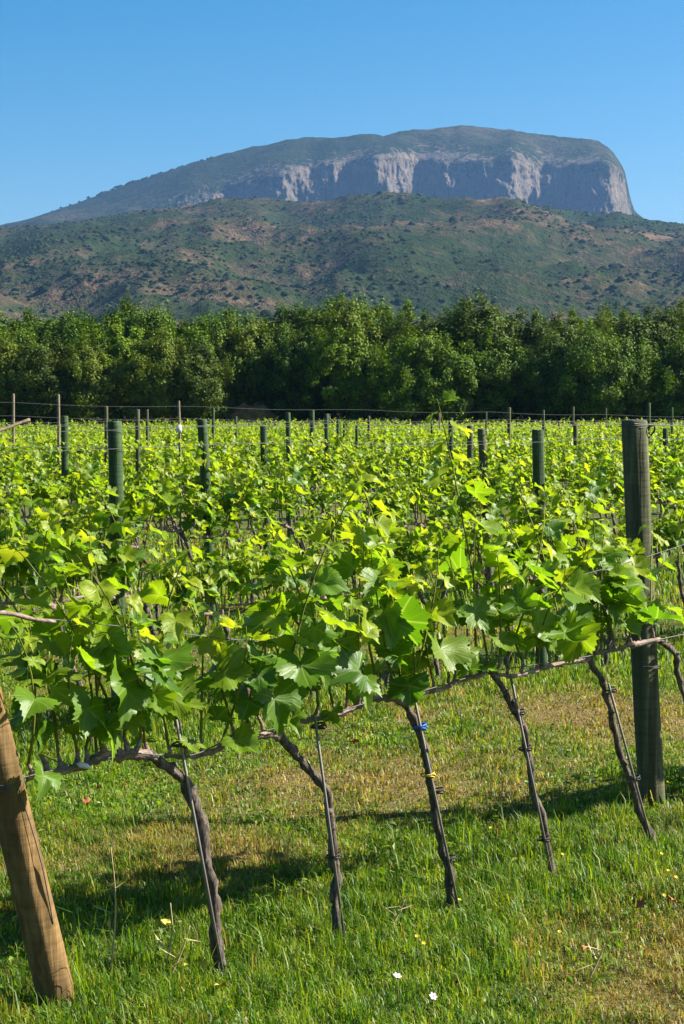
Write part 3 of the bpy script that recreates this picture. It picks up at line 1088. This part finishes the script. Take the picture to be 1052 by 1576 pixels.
NIND = 10                        # rows whose vines are individuals
SINGLE = 4                       # rows whose leaves are individuals
NROWS = 21
extra = []                       # (proto, matrix) of vines in the mass at the back and past the picture's edges
g = random.Random(11)
total = 6
for n in range(1, NROWS + 1):
    u0, u1 = row_u_at_px(n, -20), row_u_at_px(n, PW + 25)
    k0, k1 = math.ceil(u0 / VSP), math.floor(u1 / VSP)
    mg = 4 if n < 4 else 5
    idx = 0
    for k in range(k0 - mg, k1 + mg + 3):
        u = k * VSP + 0.17 * n + g.uniform(-.05, .05)
        p = row_point(n, u) + RN * g.uniform(-.04, .04)
        z = gzf(p)
        pr = g.randrange(7)
        sc = g.uniform(.88, 1.15)
        rz = RANG + g.uniform(-.08, .08)
        inside = u0 <= u <= u1 and n < NIND
        if inside and total < 300:
            lab = 'grapevine in the %s row from the front, %s trunk from the left' % (ordinal(n), ordinal(idx))
            idx += 1; total += 1
            build_vine_objects(PROTO[pr], 'grapevine', (p.x, p.y, z), rz, lab, 'grapevines', n < SINGLE, FOLM[pr], sc)
        else:
            if n >= 15 and g.random() < .04: continue
            extra.append((pr, Matrix.Translation((p.x, p.y, z)) @ Matrix.Rotation(rz, 4, 'Z') @ Matrix.Diagonal((sc, sc, sc * g.uniform(.92, 1.08), 1)), n))
VV, FF, UU, RR_, MI = [], [], [], [], []
b = 0
tr_low = []
for pr, mt, n in extra:
    v, f, uv, rn_, mi = PROTOF[pr]
    if n > 12:                                  # thin the leaves out with distance, enlarging what stays
        nv, nf = len(LOW[0][0]), len(LOW[0][1])
        L = len(v) // nv
        sel = np.random.default_rng(n).permutation(L)[:int(L * .62)]
        vi = (sel[:, None] * nv + np.arange(nv)[None]).ravel()
        v = v.reshape(L, nv, 3)[sel]
        c = v[:, :1]
        v = ((v - c) * 1.25 + c).reshape(-1, 3)
        f = (np.array(LOW[0][1])[None] + (np.arange(len(sel)) * nv)[:, None, None]).reshape(-1, 3)
        uv = uv[vi]; rn_ = rn_[vi]; mi = mi.reshape(L, nf)[sel].ravel()
    M3 = np.array(mt)
    VV.append(v @ M3[:3, :3].T + M3[:3, 3]); FF.append(f + b); UU.append(uv); RR_.append((rn_ + random.random()) % 1); MI.append(mi)
    b += len(v)
V = np.concatenate(VV); F = np.concatenate(FF)
far = link('far_vines', make_mesh('far_vines', V, F, [M_LEAF, M_YOUNG], True, np.concatenate(MI), np.concatenate(UU), {'rnd': np.concatenate(RR_)}))
tag(far, 'mass of green vine foliage in the farthest rows before the trees', kind='stuff')
mb = MB()
for pr, mt, n in extra:
    if n > 9: continue
    pts = [mt @ Vector(q) for q in ((0, 0, -.05), (-.03, 0, .2), (-.08, 0, .45), (-.2, 0, .66), (-.4, 0, .67), (-.68, 0, .67))]
    mb.add(*tube(pts, [.027, .024, .021, .018, .016, .012], 5))
o = link('far_vine_stems', mb.mesh('far_vine_stems', M_TRUNK))
tag(o, 'dark stems of the vines at the ends of the rows', kind='stuff')


# ------------------------------------------------------------------ posts
def post_mesh(name, h, r, mat, seed, lean=(0, 0), sides=18, taper=0.93, crack=True, below=0.12):
    """a round post with chamfered top, slight sweep and a drying crack"""
    nseg = 14
    V, F = [], []
    g = random.Random(seed)
    ph = g.uniform(0, 6.28); ck = g.uniform(3.6, 5.4)
    for i in range(nseg + 3):
        if i <= nseg:
            s = i / nseg; z = lerp(-below, h - 0.008, s); k = lerp(1.0, taper, s)
        elif i == nseg + 1:
            s = 1; z = h - 0.002; k = taper * .93
        else:
            s = 1; z = h; k = taper * .8
        zz = max(z, 0) / h
        cx = lean[0] * zz + 0.006 * math.sin(3 * zz + ph); cy = lean[1] * zz + 0.005 * math.sin(2.3 * zz + ph * 2)
        for j in range(sides):
            th = 2 * math.pi * j / sides
            rr = r * k * (1 + .03 * noise.noise(Vector((math.cos(th) * 1.5, math.sin(th) * 1.5, z * 2.5 + seed))) + .012 * noise.noise(Vector((math.cos(th) * 7, math.sin(th) * 7, z * 4))))
            if crack and abs((th - ck - .25 * math.sin(z * 2) + math.pi) % (2 * math.pi) - math.pi) < math.pi / sides * 1.01 and .12 < zz < .93:
                rr *= .90
            V.append((cx + math.cos(th) * rr, cy + math.sin(th) * rr, z))
    for i in range(nseg + 2):
        for j in range(sides):
            j2 = (j + 1) % sides
            F.append((i * sides + j, i * sides + j2, (i + 1) * sides + j2, (i + 1) * sides + j))
    F.append(tuple(range((nseg + 2) * sides, (nseg + 3) * sides)))
    F.append(tuple(reversed(range(sides))))
    return make_mesh(name, V, F, mat)


def ring_mesh(name, r, wire, mat, turns=2, lean=(0, 0), pitch=0.007, seed=0):
    pts = []
    g = random.Random(seed)
    for i in range(turns * 20 + 1):
        a = i / 20 * 2 * math.pi
        z = pitch * i / 20 + 0.006 * math.sin(a + seed)
        pts.append((math.cos(a) * r, math.sin(a) * r, z))
    mb = MB(); mb.add(*tube(pts, wire, 5))
    return mb.mesh(name, mat)


# leaning brown end post, front row
b0 = on_ground(93, 1556)
tp_ = row_plane(-92, 830)
hh = tp_.z
d2 = (tp_ - b0)
d2.y = (tp_.y - b0.y)
endp = empty('end_post', (b0.x, b0.y, 0))
me = post_mesh('end_post', hh, 0.053, M_PINE, 2, (d2.x, d2.y), 28, 0.94)
link('shaft', me, endp)
tag(endp, 'leaning brown stripped-wood end post at the bottom left', 'post')
# wire wound round it, with the loose tail hanging down the post
zw = 0.655
cx_, cy_ = d2.x * zw / hh, d2.y * zw / hh
o = link('wire_wrap', ring_mesh('wire_wrap', 0.0535, 0.0016, M_WIRE, 3, seed=1), endp, Matrix.Translation((cx_, cy_, zw)))
tail = []
for i, s in enumerate(np.linspace(0, 1, 10)):
    z = lerp(zw, 0.27, s)
    tail.append((d2.x * z / hh + 0.055 * math.cos(-0.55) + 0.010 * math.sin(s * 3.1), d2.y * z / hh - 0.055 * math.sin(0.55), z))
mb = MB(); mb.add(*tube(spline(tail, 22), 0.0018, 5)); link('wire_tail', mb.mesh('wire_tail', M_WIRE), endp)

# thick weathered line post of the front row
b1 = on_ground(1006, 1247)
t1 = at_depth(974, 646, b1.y + 0.02)
post1 = empty('line_post', (b1.x, b1.y, 0))
ln = (t1.x - b1.x, 0.02)
link('shaft', post_mesh('line_post', t1.z, 0.056, M_POST, 5, ln, 28, 0.95), post1)
tag(post1, 'thick weathered grey-green line post at the right of the front row', 'post')
zz_ = at_depth(990, 1030, b1.y).z
link('wire_wrap', ring_mesh('w', 0.059, 0.002, M_WIRE, 2, seed=3), post1, Matrix.Translation((ln[0] * zz_ / t1.z, ln[1] * zz_ / t1.z, zz_)))
link('wire_wrap', ring_mesh('w', 0.0565, 0.002, M_WIRE, 2, seed=5), post1, Matrix.Translation((ln[0] * .985, ln[1] * .985, t1.z - .035)))
mb = MB(); mb.add(*tube(spline([(.05, -.02, 0), (.075, -.03, .012), (.085, -.02, -.006), (.07, -.01, -.03)], 10), .004, 6))
link('staple', mb.mesh('staple', M_TIE), post1, Matrix.Translation((ln[0] * .98, ln[1] * .98, t1.z - .035)))

# posts of the rows behind: x of the top, y of the top, x low down, row, radius, material, label
POSTS = [
    (175, 648, 181, 1, .038, M_GPOST, 'broad dark green post standing alone at the left, in the second row'),
    (828, 661, 834, 1, .039, M_GPOST, 'dark green upright post left of the thick weathered post, in the second row'),
    (310, 645, 326, 2, .040, M_GPOST, 'tall dark green post leaning left, second big post from the left'),
    (740, 660, 756, 2, .038, M_POST, 'weathered post leaning left, with a pale flat top, right of centre'),
    (98, 640, 101, 3, .036, M_GPOST, 'narrow dark post at the far left with leaves climbing its right side'),
    (406, 655, 411, 3, .038, M_GPOST, 'short green post left of centre, right of the tall leaning green post'),
    (722, 655, 725, 3, .036, M_POST, 'narrow post close against the left of the weathered flat-topped post'),
    (1023, 659, 1027, 3, .038, M_GPOST, 'green post right of the thick weathered post'),
    (443, 635, 445, 4, .034, M_GPOST, 'slim dark post left of centre, next right after the short green post'),
    (693, 643, 697, 4, .036, M_GPOST, 'slim green post with a tall vine tip before it, right of centre'),
    (885, 652, 888, 4, .036, M_POST, 'slim brown post between the dark green upright post and the thick post'),
    (211, 630, 211, 4, .030, M_POST, 'slim post just right of the broad dark green post'),
    (163, 625, 163, 6, .034, M_POST, 'slim post just left of the broad dark green post'),
    (480, 631, 482, 5, .036, M_GPOST, 'taller of the two paired slim green posts at the centre'),
    (502, 637, 504, 5, .034, M_GPOST, 'shorter of the two paired slim green posts at the centre'),
    (998, 620, 999, 5, .036, M_GPOST, 'tall slim green post seen just right of the thick weathered post top'),
    (520, 645, 521, 7, .034, M_GPOST, 'small green post right of the paired posts at the centre'),
    (529, 652, 529, 9, .034, M_GPOST, 'tiny green post farthest right in the central cluster'),
    (783, 627, 783, 6, .036, M_POST, 'slim pale post between the weathered flat-topped post and the dark green upright post'),
    (836, 631, 836, 7, .034, M_GPOST, 'thin post seen above the dark green upright post'),
    (882, 626, 882, 8, .034, M_POST, 'thin post seen above the slim brown post'),
    (1034, 627, 1034, 7, .034, M_GPOST, 'thin post near the right edge against the dark trees'),
    (1044, 668, 1047, 4, .030, M_POST, 'short narrow brown post at the right edge'),
    (226, 630, 226, 8, .032, M_POST, 'thin post second right of the broad dark green post'),
    (328, 628, 328, 7, .032, M_GPOST, 'thin post seen above and right of the tall leaning green post'),
    (363, 641, 363, 8, .034, M_GPOST, 'thin green post between the tall leaning post and the short green post'),
    (567, 640, 567, 8, .030, M_POST, 'thin dark post just right of the picture centre'),
    (549, 655, 549, 7, .034, M_GPOST, 'low green post stub just right of the central cluster'),
    (664, 646, 664, 9, .032, M_GPOST, 'thin low post left of the slim post with the tall vine tip'),
    (676, 635, 676, 8, .024, M_STAKE, 'thin brown stake left of the slim post with the tall vine tip'),
    (748, 634, 748, 9, .028, M_POST, 'thin post above the weathered flat-topped post'),
    (860, 648, 861, 9, .032, M_POST, 'thin low post right of the dark green upright post'),
    (932, 628, 932, 10, .032, M_POST, 'thin faint post left of the thick weathered post, against the trees'),
    (20, 606, 21, 5, .020, M_STAKE, 'pale thin stake at the far left edge'),
    (89, 607, 90, 5, .022, M_STAKE, 'tall pale stake behind the narrow dark post at the far left'),
    (275, 617, 278, 5, .019, M_STAKE, 'pale thin stake carrying a white tag'),
]
PINFO = []
for k, (xt, yt, xb, n, r, mat, lab) in enumerate(POSTS):
    u = row_u_at_px(n, xb)
    bpt = row_point(n, u)
    tpt = at_depth(xt, yt, bpt.y)
    # the low pixel is seen half way up: extend the lean to the ground
    lean_x = tpt.x - bpt.x
    big = n <= 3
    small = mat is M_STAKE
    bz = gzf(bpt)
    o = empty('wooden_stake' if small else 'line_post', (bpt.x, bpt.y, bz))
    h = tpt.z - bz
    link('shaft', post_mesh('post_shaft', h, r, mat, k + 20, (lean_x, random.uniform(-.01, .01)), 16 if big else 10, 0.96, big), o)
    if n <= 3:
        for zz in ((h - .05, h - .14) if n == 1 else (h - .06,)):
            link('staple', ring_mesh('w', r * 1.02, .0018, M_WIRE, 1, seed=k), o, Matrix.Translation((lean_x * zz / h, 0, zz)))
    if 'white tag' in lab:
        mb = MB(); mb.add(*tube([(0, 0, 0), (0, 0, .09)], .045, 8)); mb.add(*tube([(0, 0, .09), (.0, 0, .11)], [.045, .028], 8))
        link('tag', mb.mesh('tag', M_PLASTIC), o, Matrix.Translation((lean_x * .9, -.02, at_depth(278, 663, bpt.y).z)))
    tag(o, lab, 'stake' if small else 'post', 'pale stakes in the rows' if small else 'vineyard line posts')
    PINFO.append((n, u, h + bz, bpt, lean_x))

# ------------------------------------------------------------------ rods and ties along the front row
RODS = [
    ([(271, 1108), (312, 1330)], [(275, 1146, M_TIE)], 'steel rod beside the first front-row trunk'),
    ([(484, 1102), (524, 1400)], [(489, 1118, M_TIE), (512, 1318, M_TIE)], 'straight grey steel rod beside the second front-row trunk'),
    ([(634, 1058), (696, 1352)], [(645, 1119, M_BLUE), (658, 1193, M_YTIE), (672, 1218, M_TIE), (690, 1322, M_TIE)], 'steel rod with a bright blue tie on the third front-row trunk'),
    ([(786, 1042), (850, 1350)], [(797, 1097, M_TIE), (808, 1152, M_TIE), (836, 1292, M_TIE)], 'steel rod crossing the fourth front-row trunk'),
    ([(936, 1052), (1004, 1300)], [(938, 1062, M_TIE), (975, 1198, M_TIE)], 'thin steel rod along the fifth front-row trunk'),
]
for pts, ties, lab in RODS:
    a = row_plane(*pts[0], 0, -.03); c = row_plane(*pts[1], 0, -.03)
    dd = (c - a).normalized()
    bt = a + dd * ((a.z + .06) / -dd.z)
    g0 = a + dd * (a.z / -dd.z)
    o = empty('steel_rod', (g0.x, g0.y, 0))
    mb = MB(); mb.add(*tube([a - g0, a.lerp(bt, .5) - g0, bt - g0], .0046, 7)); link('rod', mb.mesh('rod', M_ROD), o)
    for x, y, mt in ties:
        q = row_plane(x, y, 0, -.015) - g0
        mb = MB()
        for s in (-1, 0, 1):
            pp = [(q.x + .021 * math.cos(th) * RD.x - .022 * math.sin(th) * RN.x, q.y + .021 * math.cos(th) * RD.y - .022 * math.sin(th) * RN.y, q.z + s * .0045 + .006 * math.sin(th + s)) for th in np.linspace(0, 2 * math.pi, 15)]
            mb.add(*tube(pp, {M_TIE: .003, M_YTIE: .0024}.get(mt, .004), 5))
        e_ = Vector((q.x, q.y, q.z)) + RD * .02
        mb.add(*tube([e_, e_ + Vector((.008, -.006, .003)), e_ + Vector((.012, -.007, -.005))], .003, 5))
        link('tie', mb.mesh('tie', mt), o)
    tag(o, lab, 'rod', 'rods along the front row')


# ------------------------------------------------------------------ wires
def wire(name, pts, r, lab, n=40, mat=M_WIRE):
    mb = MB(); mb.add(*tube(spline(pts, n), r, 5))
    o = link(name, mb.mesh(name, mat))
    return tag(o, lab, 'wire')


wx = [(18, 1201), (80, 1186), (130, 1178), (200, 1160), (290, 1163), (360, 1136), (480, 1108), (560, 1083), (640, 1066), (745, 1036), (815, 1024), (905, 1010), (975, 993), (1015, 984), (1120, 962)]
w0 = empty('cordon_wire', tuple(row_plane(*wx[0], 0, -.022)))
mb = MB(); mb.add(*tube(spline([row_plane(x, y, 0, -.024) - w0.location for x, y in wx], 90), .0022, 5)); link('strand', mb.mesh('strand', M_WIRE), w0)
q = row_plane(128, 1179, 0, -.03) - w0.location
mb = MB(); mb.add(*tube([q + Vector((-.018, 0, .006)), q + Vector((-.01, 0, .004)), q + Vector((.008, 0, 0)), q + Vector((.02, 0, -.006))], [.003, .0085, .008, .003], 8))
link('clip', mb.mesh('clip', M_PLASTIC), w0)
mb = MB(); mb.add(*tube(spline([q, q + Vector((-.05, 0, .006)), q + Vector((-.09, -.01, .022)), q + Vector((-.112, -.01, .034))], 14), .0018, 5)); link('wire_tail', mb.mesh('wire_tail', M_WIRE), w0)
tag(w0, 'galvanised wire carrying the front-row cordons, with a pale clip near the end post', 'wire')

wire('foliage_wire', [row_plane(x, y, 0, -.05) for x, y in ((-60, 938), (40, 950), (120, 957), (240, 970), (380, 986), (520, 988), (680, 950), (840, 900), (985, 860), (1120, 815))], .0016,
     'sagging dark wire through the front-row leaves at the left', 60, M_WIRE)
# a bare dry cane caught on it
mb = MB(); mb.add(*tube(spline([row_plane(x, y, 0, -.06) for x, y in ((-30, 944), (15, 944), (50, 953), (85, 957))], 16), [.007] * 10 + [.005] * 6, 6, .3, 40))
tag(link('dry_cane', mb.mesh('dry_cane', M_CORDON)), 'bare pale cane lying on the sagging wire at the left edge', 'cane')
mb = MB(); mb.add(*tube(spline([row_plane(x, y, 0, .1) for x, y in ((-20, 668), (10, 659), (30, 651), (45, 646))], 12), .0045, 6, .3, 40))
tag(link('dry_cane', mb.mesh('dry_cane', M_STAKE)), 'pale bare cane tip sticking in at the left edge above the vines', 'cane')

wire('top_wire', [row_plane(x, y, 0) for x, y in ((975, 652), (1000, 654), (1060, 655), (1250, 655))], .002, 'wire running right from the top of the thick weathered post')
for n, zs in ((1, (1.60, 1.505)), (2, (1.60, 1.45)), (3, (1.57,)), (4, (1.60,)), (5, (1.84, 1.66))):
    for q, z in enumerate(zs):
        ua, ub = row_u_at_px(n, -60), row_u_at_px(n, PW + 80)
        pts = []
        for i in range(25):
            u = lerp(ua, ub, i / 24)
            p = row_point(n, u) - RN * .04
            pts.append((p.x, p.y, z - .03 * abs(math.sin(u * math.pi / 3.15)) + (0 if n < 5 else -.012 * (u - ua))))
        nm = {1: 'second', 2: 'third', 3: 'fourth', 4: 'fifth', 5: 'sixth'}[n]
        wire('trellis_wire', pts, .0013 if n < 3 else .0016, '%s wire strung along the %s vine row' % ('top' if q == 0 else 'lower', nm), 70)
for n in (1, 2, 3):
    ua, ub = row_u_at_px(n, -60), row_u_at_px(n, PW + 80)
    p, q = row_point(n, ua), row_point(n, ub)
    wire('trellis_wire', [(p.x, p.y, .685), tuple((p + q) / 2 + Vector((0, 0, .68))), (q.x, q.y, .685)], .0015, 'low wire carrying the cordons of the %s row' % ORD[n], 12)

# ------------------------------------------------------------------ grass
def blades(seed, npts, ylo, yhi, hr, wr, name):
    g = np.random.default_rng(seed)
    n = npts
    # density even over the ground inside the view wedge (with a margin)
    y = np.sqrt(g.uniform(ylo ** 2, yhi ** 2, n))
    x = g.uniform(-1, 1, n) * (0.2023 * y + 0.55)
    dry = dryness(x, y)
    w = (x - PA.x) * RN.x + (y - PA.y) * RN.y
    under = np.exp(-((((w / ROWGAP + .5) % 1.0) - .5) * ROWGAP / .42) ** 2)
    cl = 0.5 + 0.5 * np.sin(11 * x + 3 * np.sin(5 * y)) * np.sin(9 * y + 4 * np.sin(7 * x))
    h = g.uniform(*hr, n) * (0.5 + 0.6 * under + 0.8 * cl * cl) * (1 - .35 * dry) * np.where(g.random(n) < .03, 2.0, 1.0)
    az = g.uniform(0, 2 * np.pi, n)
    lean = g.uniform(.1, .95, n) * (1 + .5 * dry)
    bw = g.uniform(*wr, n)
    z = gz(x, y)
    dx, dy = np.cos(az), np.sin(az)
    sx, sy = -dy, dx
    P0 = np.stack([x, y, z - .006], 1)
    S_ = np.stack([sx, sy, np.zeros(n)], 1)
    Dd = np.stack([dx, dy, np.zeros(n)], 1)
    up = np.array([0, 0, 1.0])
    hh_ = h[:, None]; ll = lean[:, None]
    mid = P0 + up * hh_ * .62 + Dd * hh_ * ll * .28
    tip = P0 + up * hh_ * (1 - .32 * np.minimum(ll, 1.2)) + Dd * hh_ * ll * .85
    bwv = bw[:, None]
    Vv = np.stack([P0 - S_ * bwv, P0 + S_ * bwv, mid + S_ * bwv * .8, mid - S_ * bwv * .8, tip], 1).reshape(-1, 3)
    b_ = (np.arange(n) * 5)[:, None]
    F3 = np.concatenate([b_ + np.array([[0, 1, 2]]), b_ + np.array([[0, 2, 3]]), b_ + np.array([[3, 2, 4]])], 0)
    rnd = np.clip(g.beta(1.5, 2.0, n) + .22 * np.sin(17 * x + 5 * np.sin(3 * y)) * np.sin(13 * y), 0, 1)
    dr_ = np.clip(np.where(g.random(n) < dry * .85 + .06, g.uniform(.55, 1, n), g.uniform(0, .3, n) * dry), 0, 1)
    return Vv, F3, np.repeat(rnd, 5), np.repeat(dr_, 5)


parts = [blades(1, 190000, 3.7, 6.8, (.020, .074), (.0009, .0025), 'a'), blades(2, 120000, 6.8, 11, (.02, .066), (.0016, .0040), 'b'), blades(3, 60000, 11, 24, (.05, .11), (.004, .009), 'c')]
VV, FF, RR_, DD = [], [], [], []
b = 0
for v, f, r_, d_ in parts:
    VV.append(v); FF.append(f + b); RR_.append(r_); DD.append(d_); b += len(v)
grass = link('grass', make_mesh('grass', np.concatenate(VV), np.concatenate(FF), M_GRASS, True, attrs={'rnd': np.concatenate(RR_), 'dry': np.concatenate(DD)}))
tag(grass, 'short meadow grass, green with straw-coloured patches', kind='stuff')

# low broad-leaved weeds in the turf
g = np.random.default_rng(21)
n = 14000
y = np.sqrt(g.uniform(3.7 ** 2, 9 ** 2, n)); x = g.uniform(-1, 1, n) * (.2023 * y + .5)
keep = (dryness(x, y) < g.uniform(.15, .75, n)) & (np.sin(3 * x + 1) * np.sin(2.3 * y) + .4 * np.sin(8 * x - 6 * y) > g.uniform(-.6, .7, n))
x, y = x[keep], y[keep]; n = len(x)
P = np.stack([x, y, gz(x, y) + g.uniform(.01, .06, n)], 1)
Nn = g.normal(size=(n, 3)) * .45 + np.array([0, 0, 1.0]); Nn /= np.linalg.norm(Nn, axis=1)[:, None]
a = np.cross(Nn, g.normal(size=(n, 3))); a /= np.linalg.norm(a, axis=1)[:, None]
b = np.cross(Nn, a); s = g.uniform(.006, .020, (n, 1))
Vv = np.stack([P - a * s, P - b * s * .5 + Nn * s * .2, P + a * s, P + b * s * .5 + Nn * s * .2], 1).reshape(-1, 3)
o = link('ground_weeds', make_mesh('ground_weeds', Vv, np.arange(n * 4).reshape(-1, 4), M_GRASS, False, attrs={'rnd': np.repeat(g.uniform(.1, .75, n), 4), 'dry': np.zeros(n * 4)}))
tag(o, 'low broad-leaved weeds growing through the grass', kind='stuff')


# ------------------------------------------------------------------ flowers, dry stems, fallen leaves
def flower(px, py, mat, r, h, lab, cat='flower', np_=6, seed=0, grp=None):
    p = on_ground(px, py, h)
    z = gzf(p)
    g = random.Random(seed)
    o = empty('flower', (p.x, p.y, z))
    mb = MB(); mb.add(*tube([(0, 0, -.01), (.003, 0, h * .5), (0, 0, h - z)], .0012, 4)); link('stem', mb.mesh('flower_stem', M_SHOOT), o)
    tilt = Matrix.Rotation(g.uniform(.2, .7), 4, 'X') @ Matrix.Rotation(g.uniform(-.4, .4), 4, 'Y')
    V, F = [], []
    for k in range(np_):
        a = 2 * math.pi * k / np_
        c_, s_ = math.cos(a), math.sin(a)
        b_ = len(V)
        for (u, w, zz) in ((.1, 0, 0), (.6, .36, .22), (1, .15, .36), (1, -.15, .36), (.6, -.36, .22)):
            V.append(tuple(tilt @ Vector(((u * c_ - w * s_) * r, (u * s_ + w * c_) * r, zz * r))))
        F.append(tuple(range(b_, b_ + 5)))
    link('petals', make_mesh('petals', V, F, mat), o, Matrix.Translation((0, 0, h - z)))
    tag(o, lab, cat, grp)


flower(611, 1503, M_PETALW, .013, .06, 'white flower lying in the grass, farther left of the two white ones', seed=1)
flower(666, 1534, M_PETALW, .012, .06, 'white and pink flower near the bottom edge, nearer of the two white ones', seed=2)
flower(63, 1226, M_PETALW, .013, .08, 'small white flower just right of the brown end post', seed=3)
YF = [(755, 1274), (641, 1441), (652, 1452), (866, 1315), (707, 1385), (853, 1393), (861, 1434), (1018, 1314), (1028, 1340), (1040, 1350), (1022, 1378)]
for k, (x, y) in enumerate(YF):
    flower(x, y, M_PETALY, .0065, .07, 'tiny yellow flower in the foreground grass, %s from the left' % ordinal(sorted(YF).index((x, y))), np_=5, seed=10 + k, grp='yellow meadow flowers')

STEMS = [((168, 1508), (170, 1300), 'tall dry stalk left of the first front-row trunk'), ((248, 1522), (292, 1425), 'bent straw-coloured stalk by the foot of the first trunk'),
         ((250, 1500), (262, 1390), 'short dry stalk behind the bent straw stalk'), ((595, 1430), (622, 1386), 'thin dry twig leaning in the grass left of the blue-tied trunk'),
         ((905, 1500), (930, 1452), 'thin dry stalk in the straw patch at bottom right')]
for (x0, y0), (x1, y1), lab in STEMS:
    p = on_ground(x0, y0); e = at_depth(x1, y1, p.y + .02)
    o = empty('dry_stalk', tuple(p))
    mid = (e - p) * .5 + Vector((.015, .01, .01))
    mb = MB(); mb.add(*tube(spline([(0, 0, -.02), mid, e - p], 12), [lerp(.0035, .0016, i / 11) for i in range(12)], 5)); link('stalk', mb.mesh('stalk', M_DRY), o)
    for k in range(4):
        s = .35 + .15 * k
        q = (e - p) * s
        d = Vector((random.uniform(-1, 1), random.uniform(-.6, .6), random.uniform(-.2, .6))).normalized()
        mb = MB(); sd = d.cross(Vector((0, 0, 1))).normalized() * .004
        mb.add([q - sd * .4, q + d * .03 - sd, q + d * .06, q + d * .03 + sd, q + sd * .4], [(0, 1, 2, 3, 4)])
        link('blade', mb.mesh('blade', M_DRY), o)
    tag(o, lab, 'dry stalk', 'dry stalks in the grass')

FALL = [(300, 1476, .045, M_DRYLEAF, 'yellowed leaf standing in the grass left of the first trunk'), (341, 1505, .03, M_DRYLEAF, 'small yellowed leaf at the foot of the first trunk'),
        (134, 1242, .028, M_RUSTLEAF, 'rust-red fallen leaf right of the end post'), (150, 1207, .02, M_RUSTLEAF, 'small rust-red fallen leaf under the first cordon'),
        (545, 1135, .03, M_RUSTLEAF, 'orange-brown fallen leaf between the second and third trunks'), (255, 1410, .022, M_DRYLEAF, 'pale dead leaf caught in the grass left of the first trunk'),
        (985, 1385, .03, M_RUSTLEAF, 'rust-red leaf in the grass at the right'), (1038, 1378, .03, M_RUSTLEAF, 'orange leaf in the grass at the right edge'),
        (905, 1448, .025, M_RUSTLEAF, 'small reddish leaf in the grass below the fourth trunk')]
for k, (x, y, s, mt, lab) in enumerate(FALL):
    p = on_ground(x, y, .05)
    V, F_, uv = LG[k % 8]
    me = make_mesh('fallen_leaf', np.array(V) * s * 1.6, F_, mt, True, uv=uv)
    o = link('fallen_leaf', me); o.location = (p.x, p.y, .05 + gzf(p))
    o.rotation_euler = (random.uniform(.2, 1.0), random.uniform(-.5, .5), random.uniform(0, 6))
    tag(o, lab, 'leaf')

# ------------------------------------------------------------------ air
hz = make_mesh('haze', [(x, y, z) for z in (-15, 640) for x, y in ((-4800, -600), (4800, -600), (4800, 5100), (-4800, 5100))],
               [(3, 2, 1, 0), (4, 5, 6, 7), (0, 1, 5, 4), (1, 2, 6, 5), (2, 3, 7, 6), (3, 0, 4, 7)], [], False)
m, t = new_mat('haze')
pv = t.nodes.new('ShaderNodeVolumePrincipled')
pv.inputs['Color'].default_value = (0.26, 0.52, 1.0, 1)
pv.inputs['Density'].default_value = 6.5e-5
pv.inputs['Anisotropy'].default_value = 0.2
ou = t.nodes.new('ShaderNodeOutputMaterial')
t.links.new(pv.outputs[0], ou.inputs['Volume'])
hz.materials.append(m)
tag(link('haze', hz), 'pale blue haze in the air', kind='stuff')
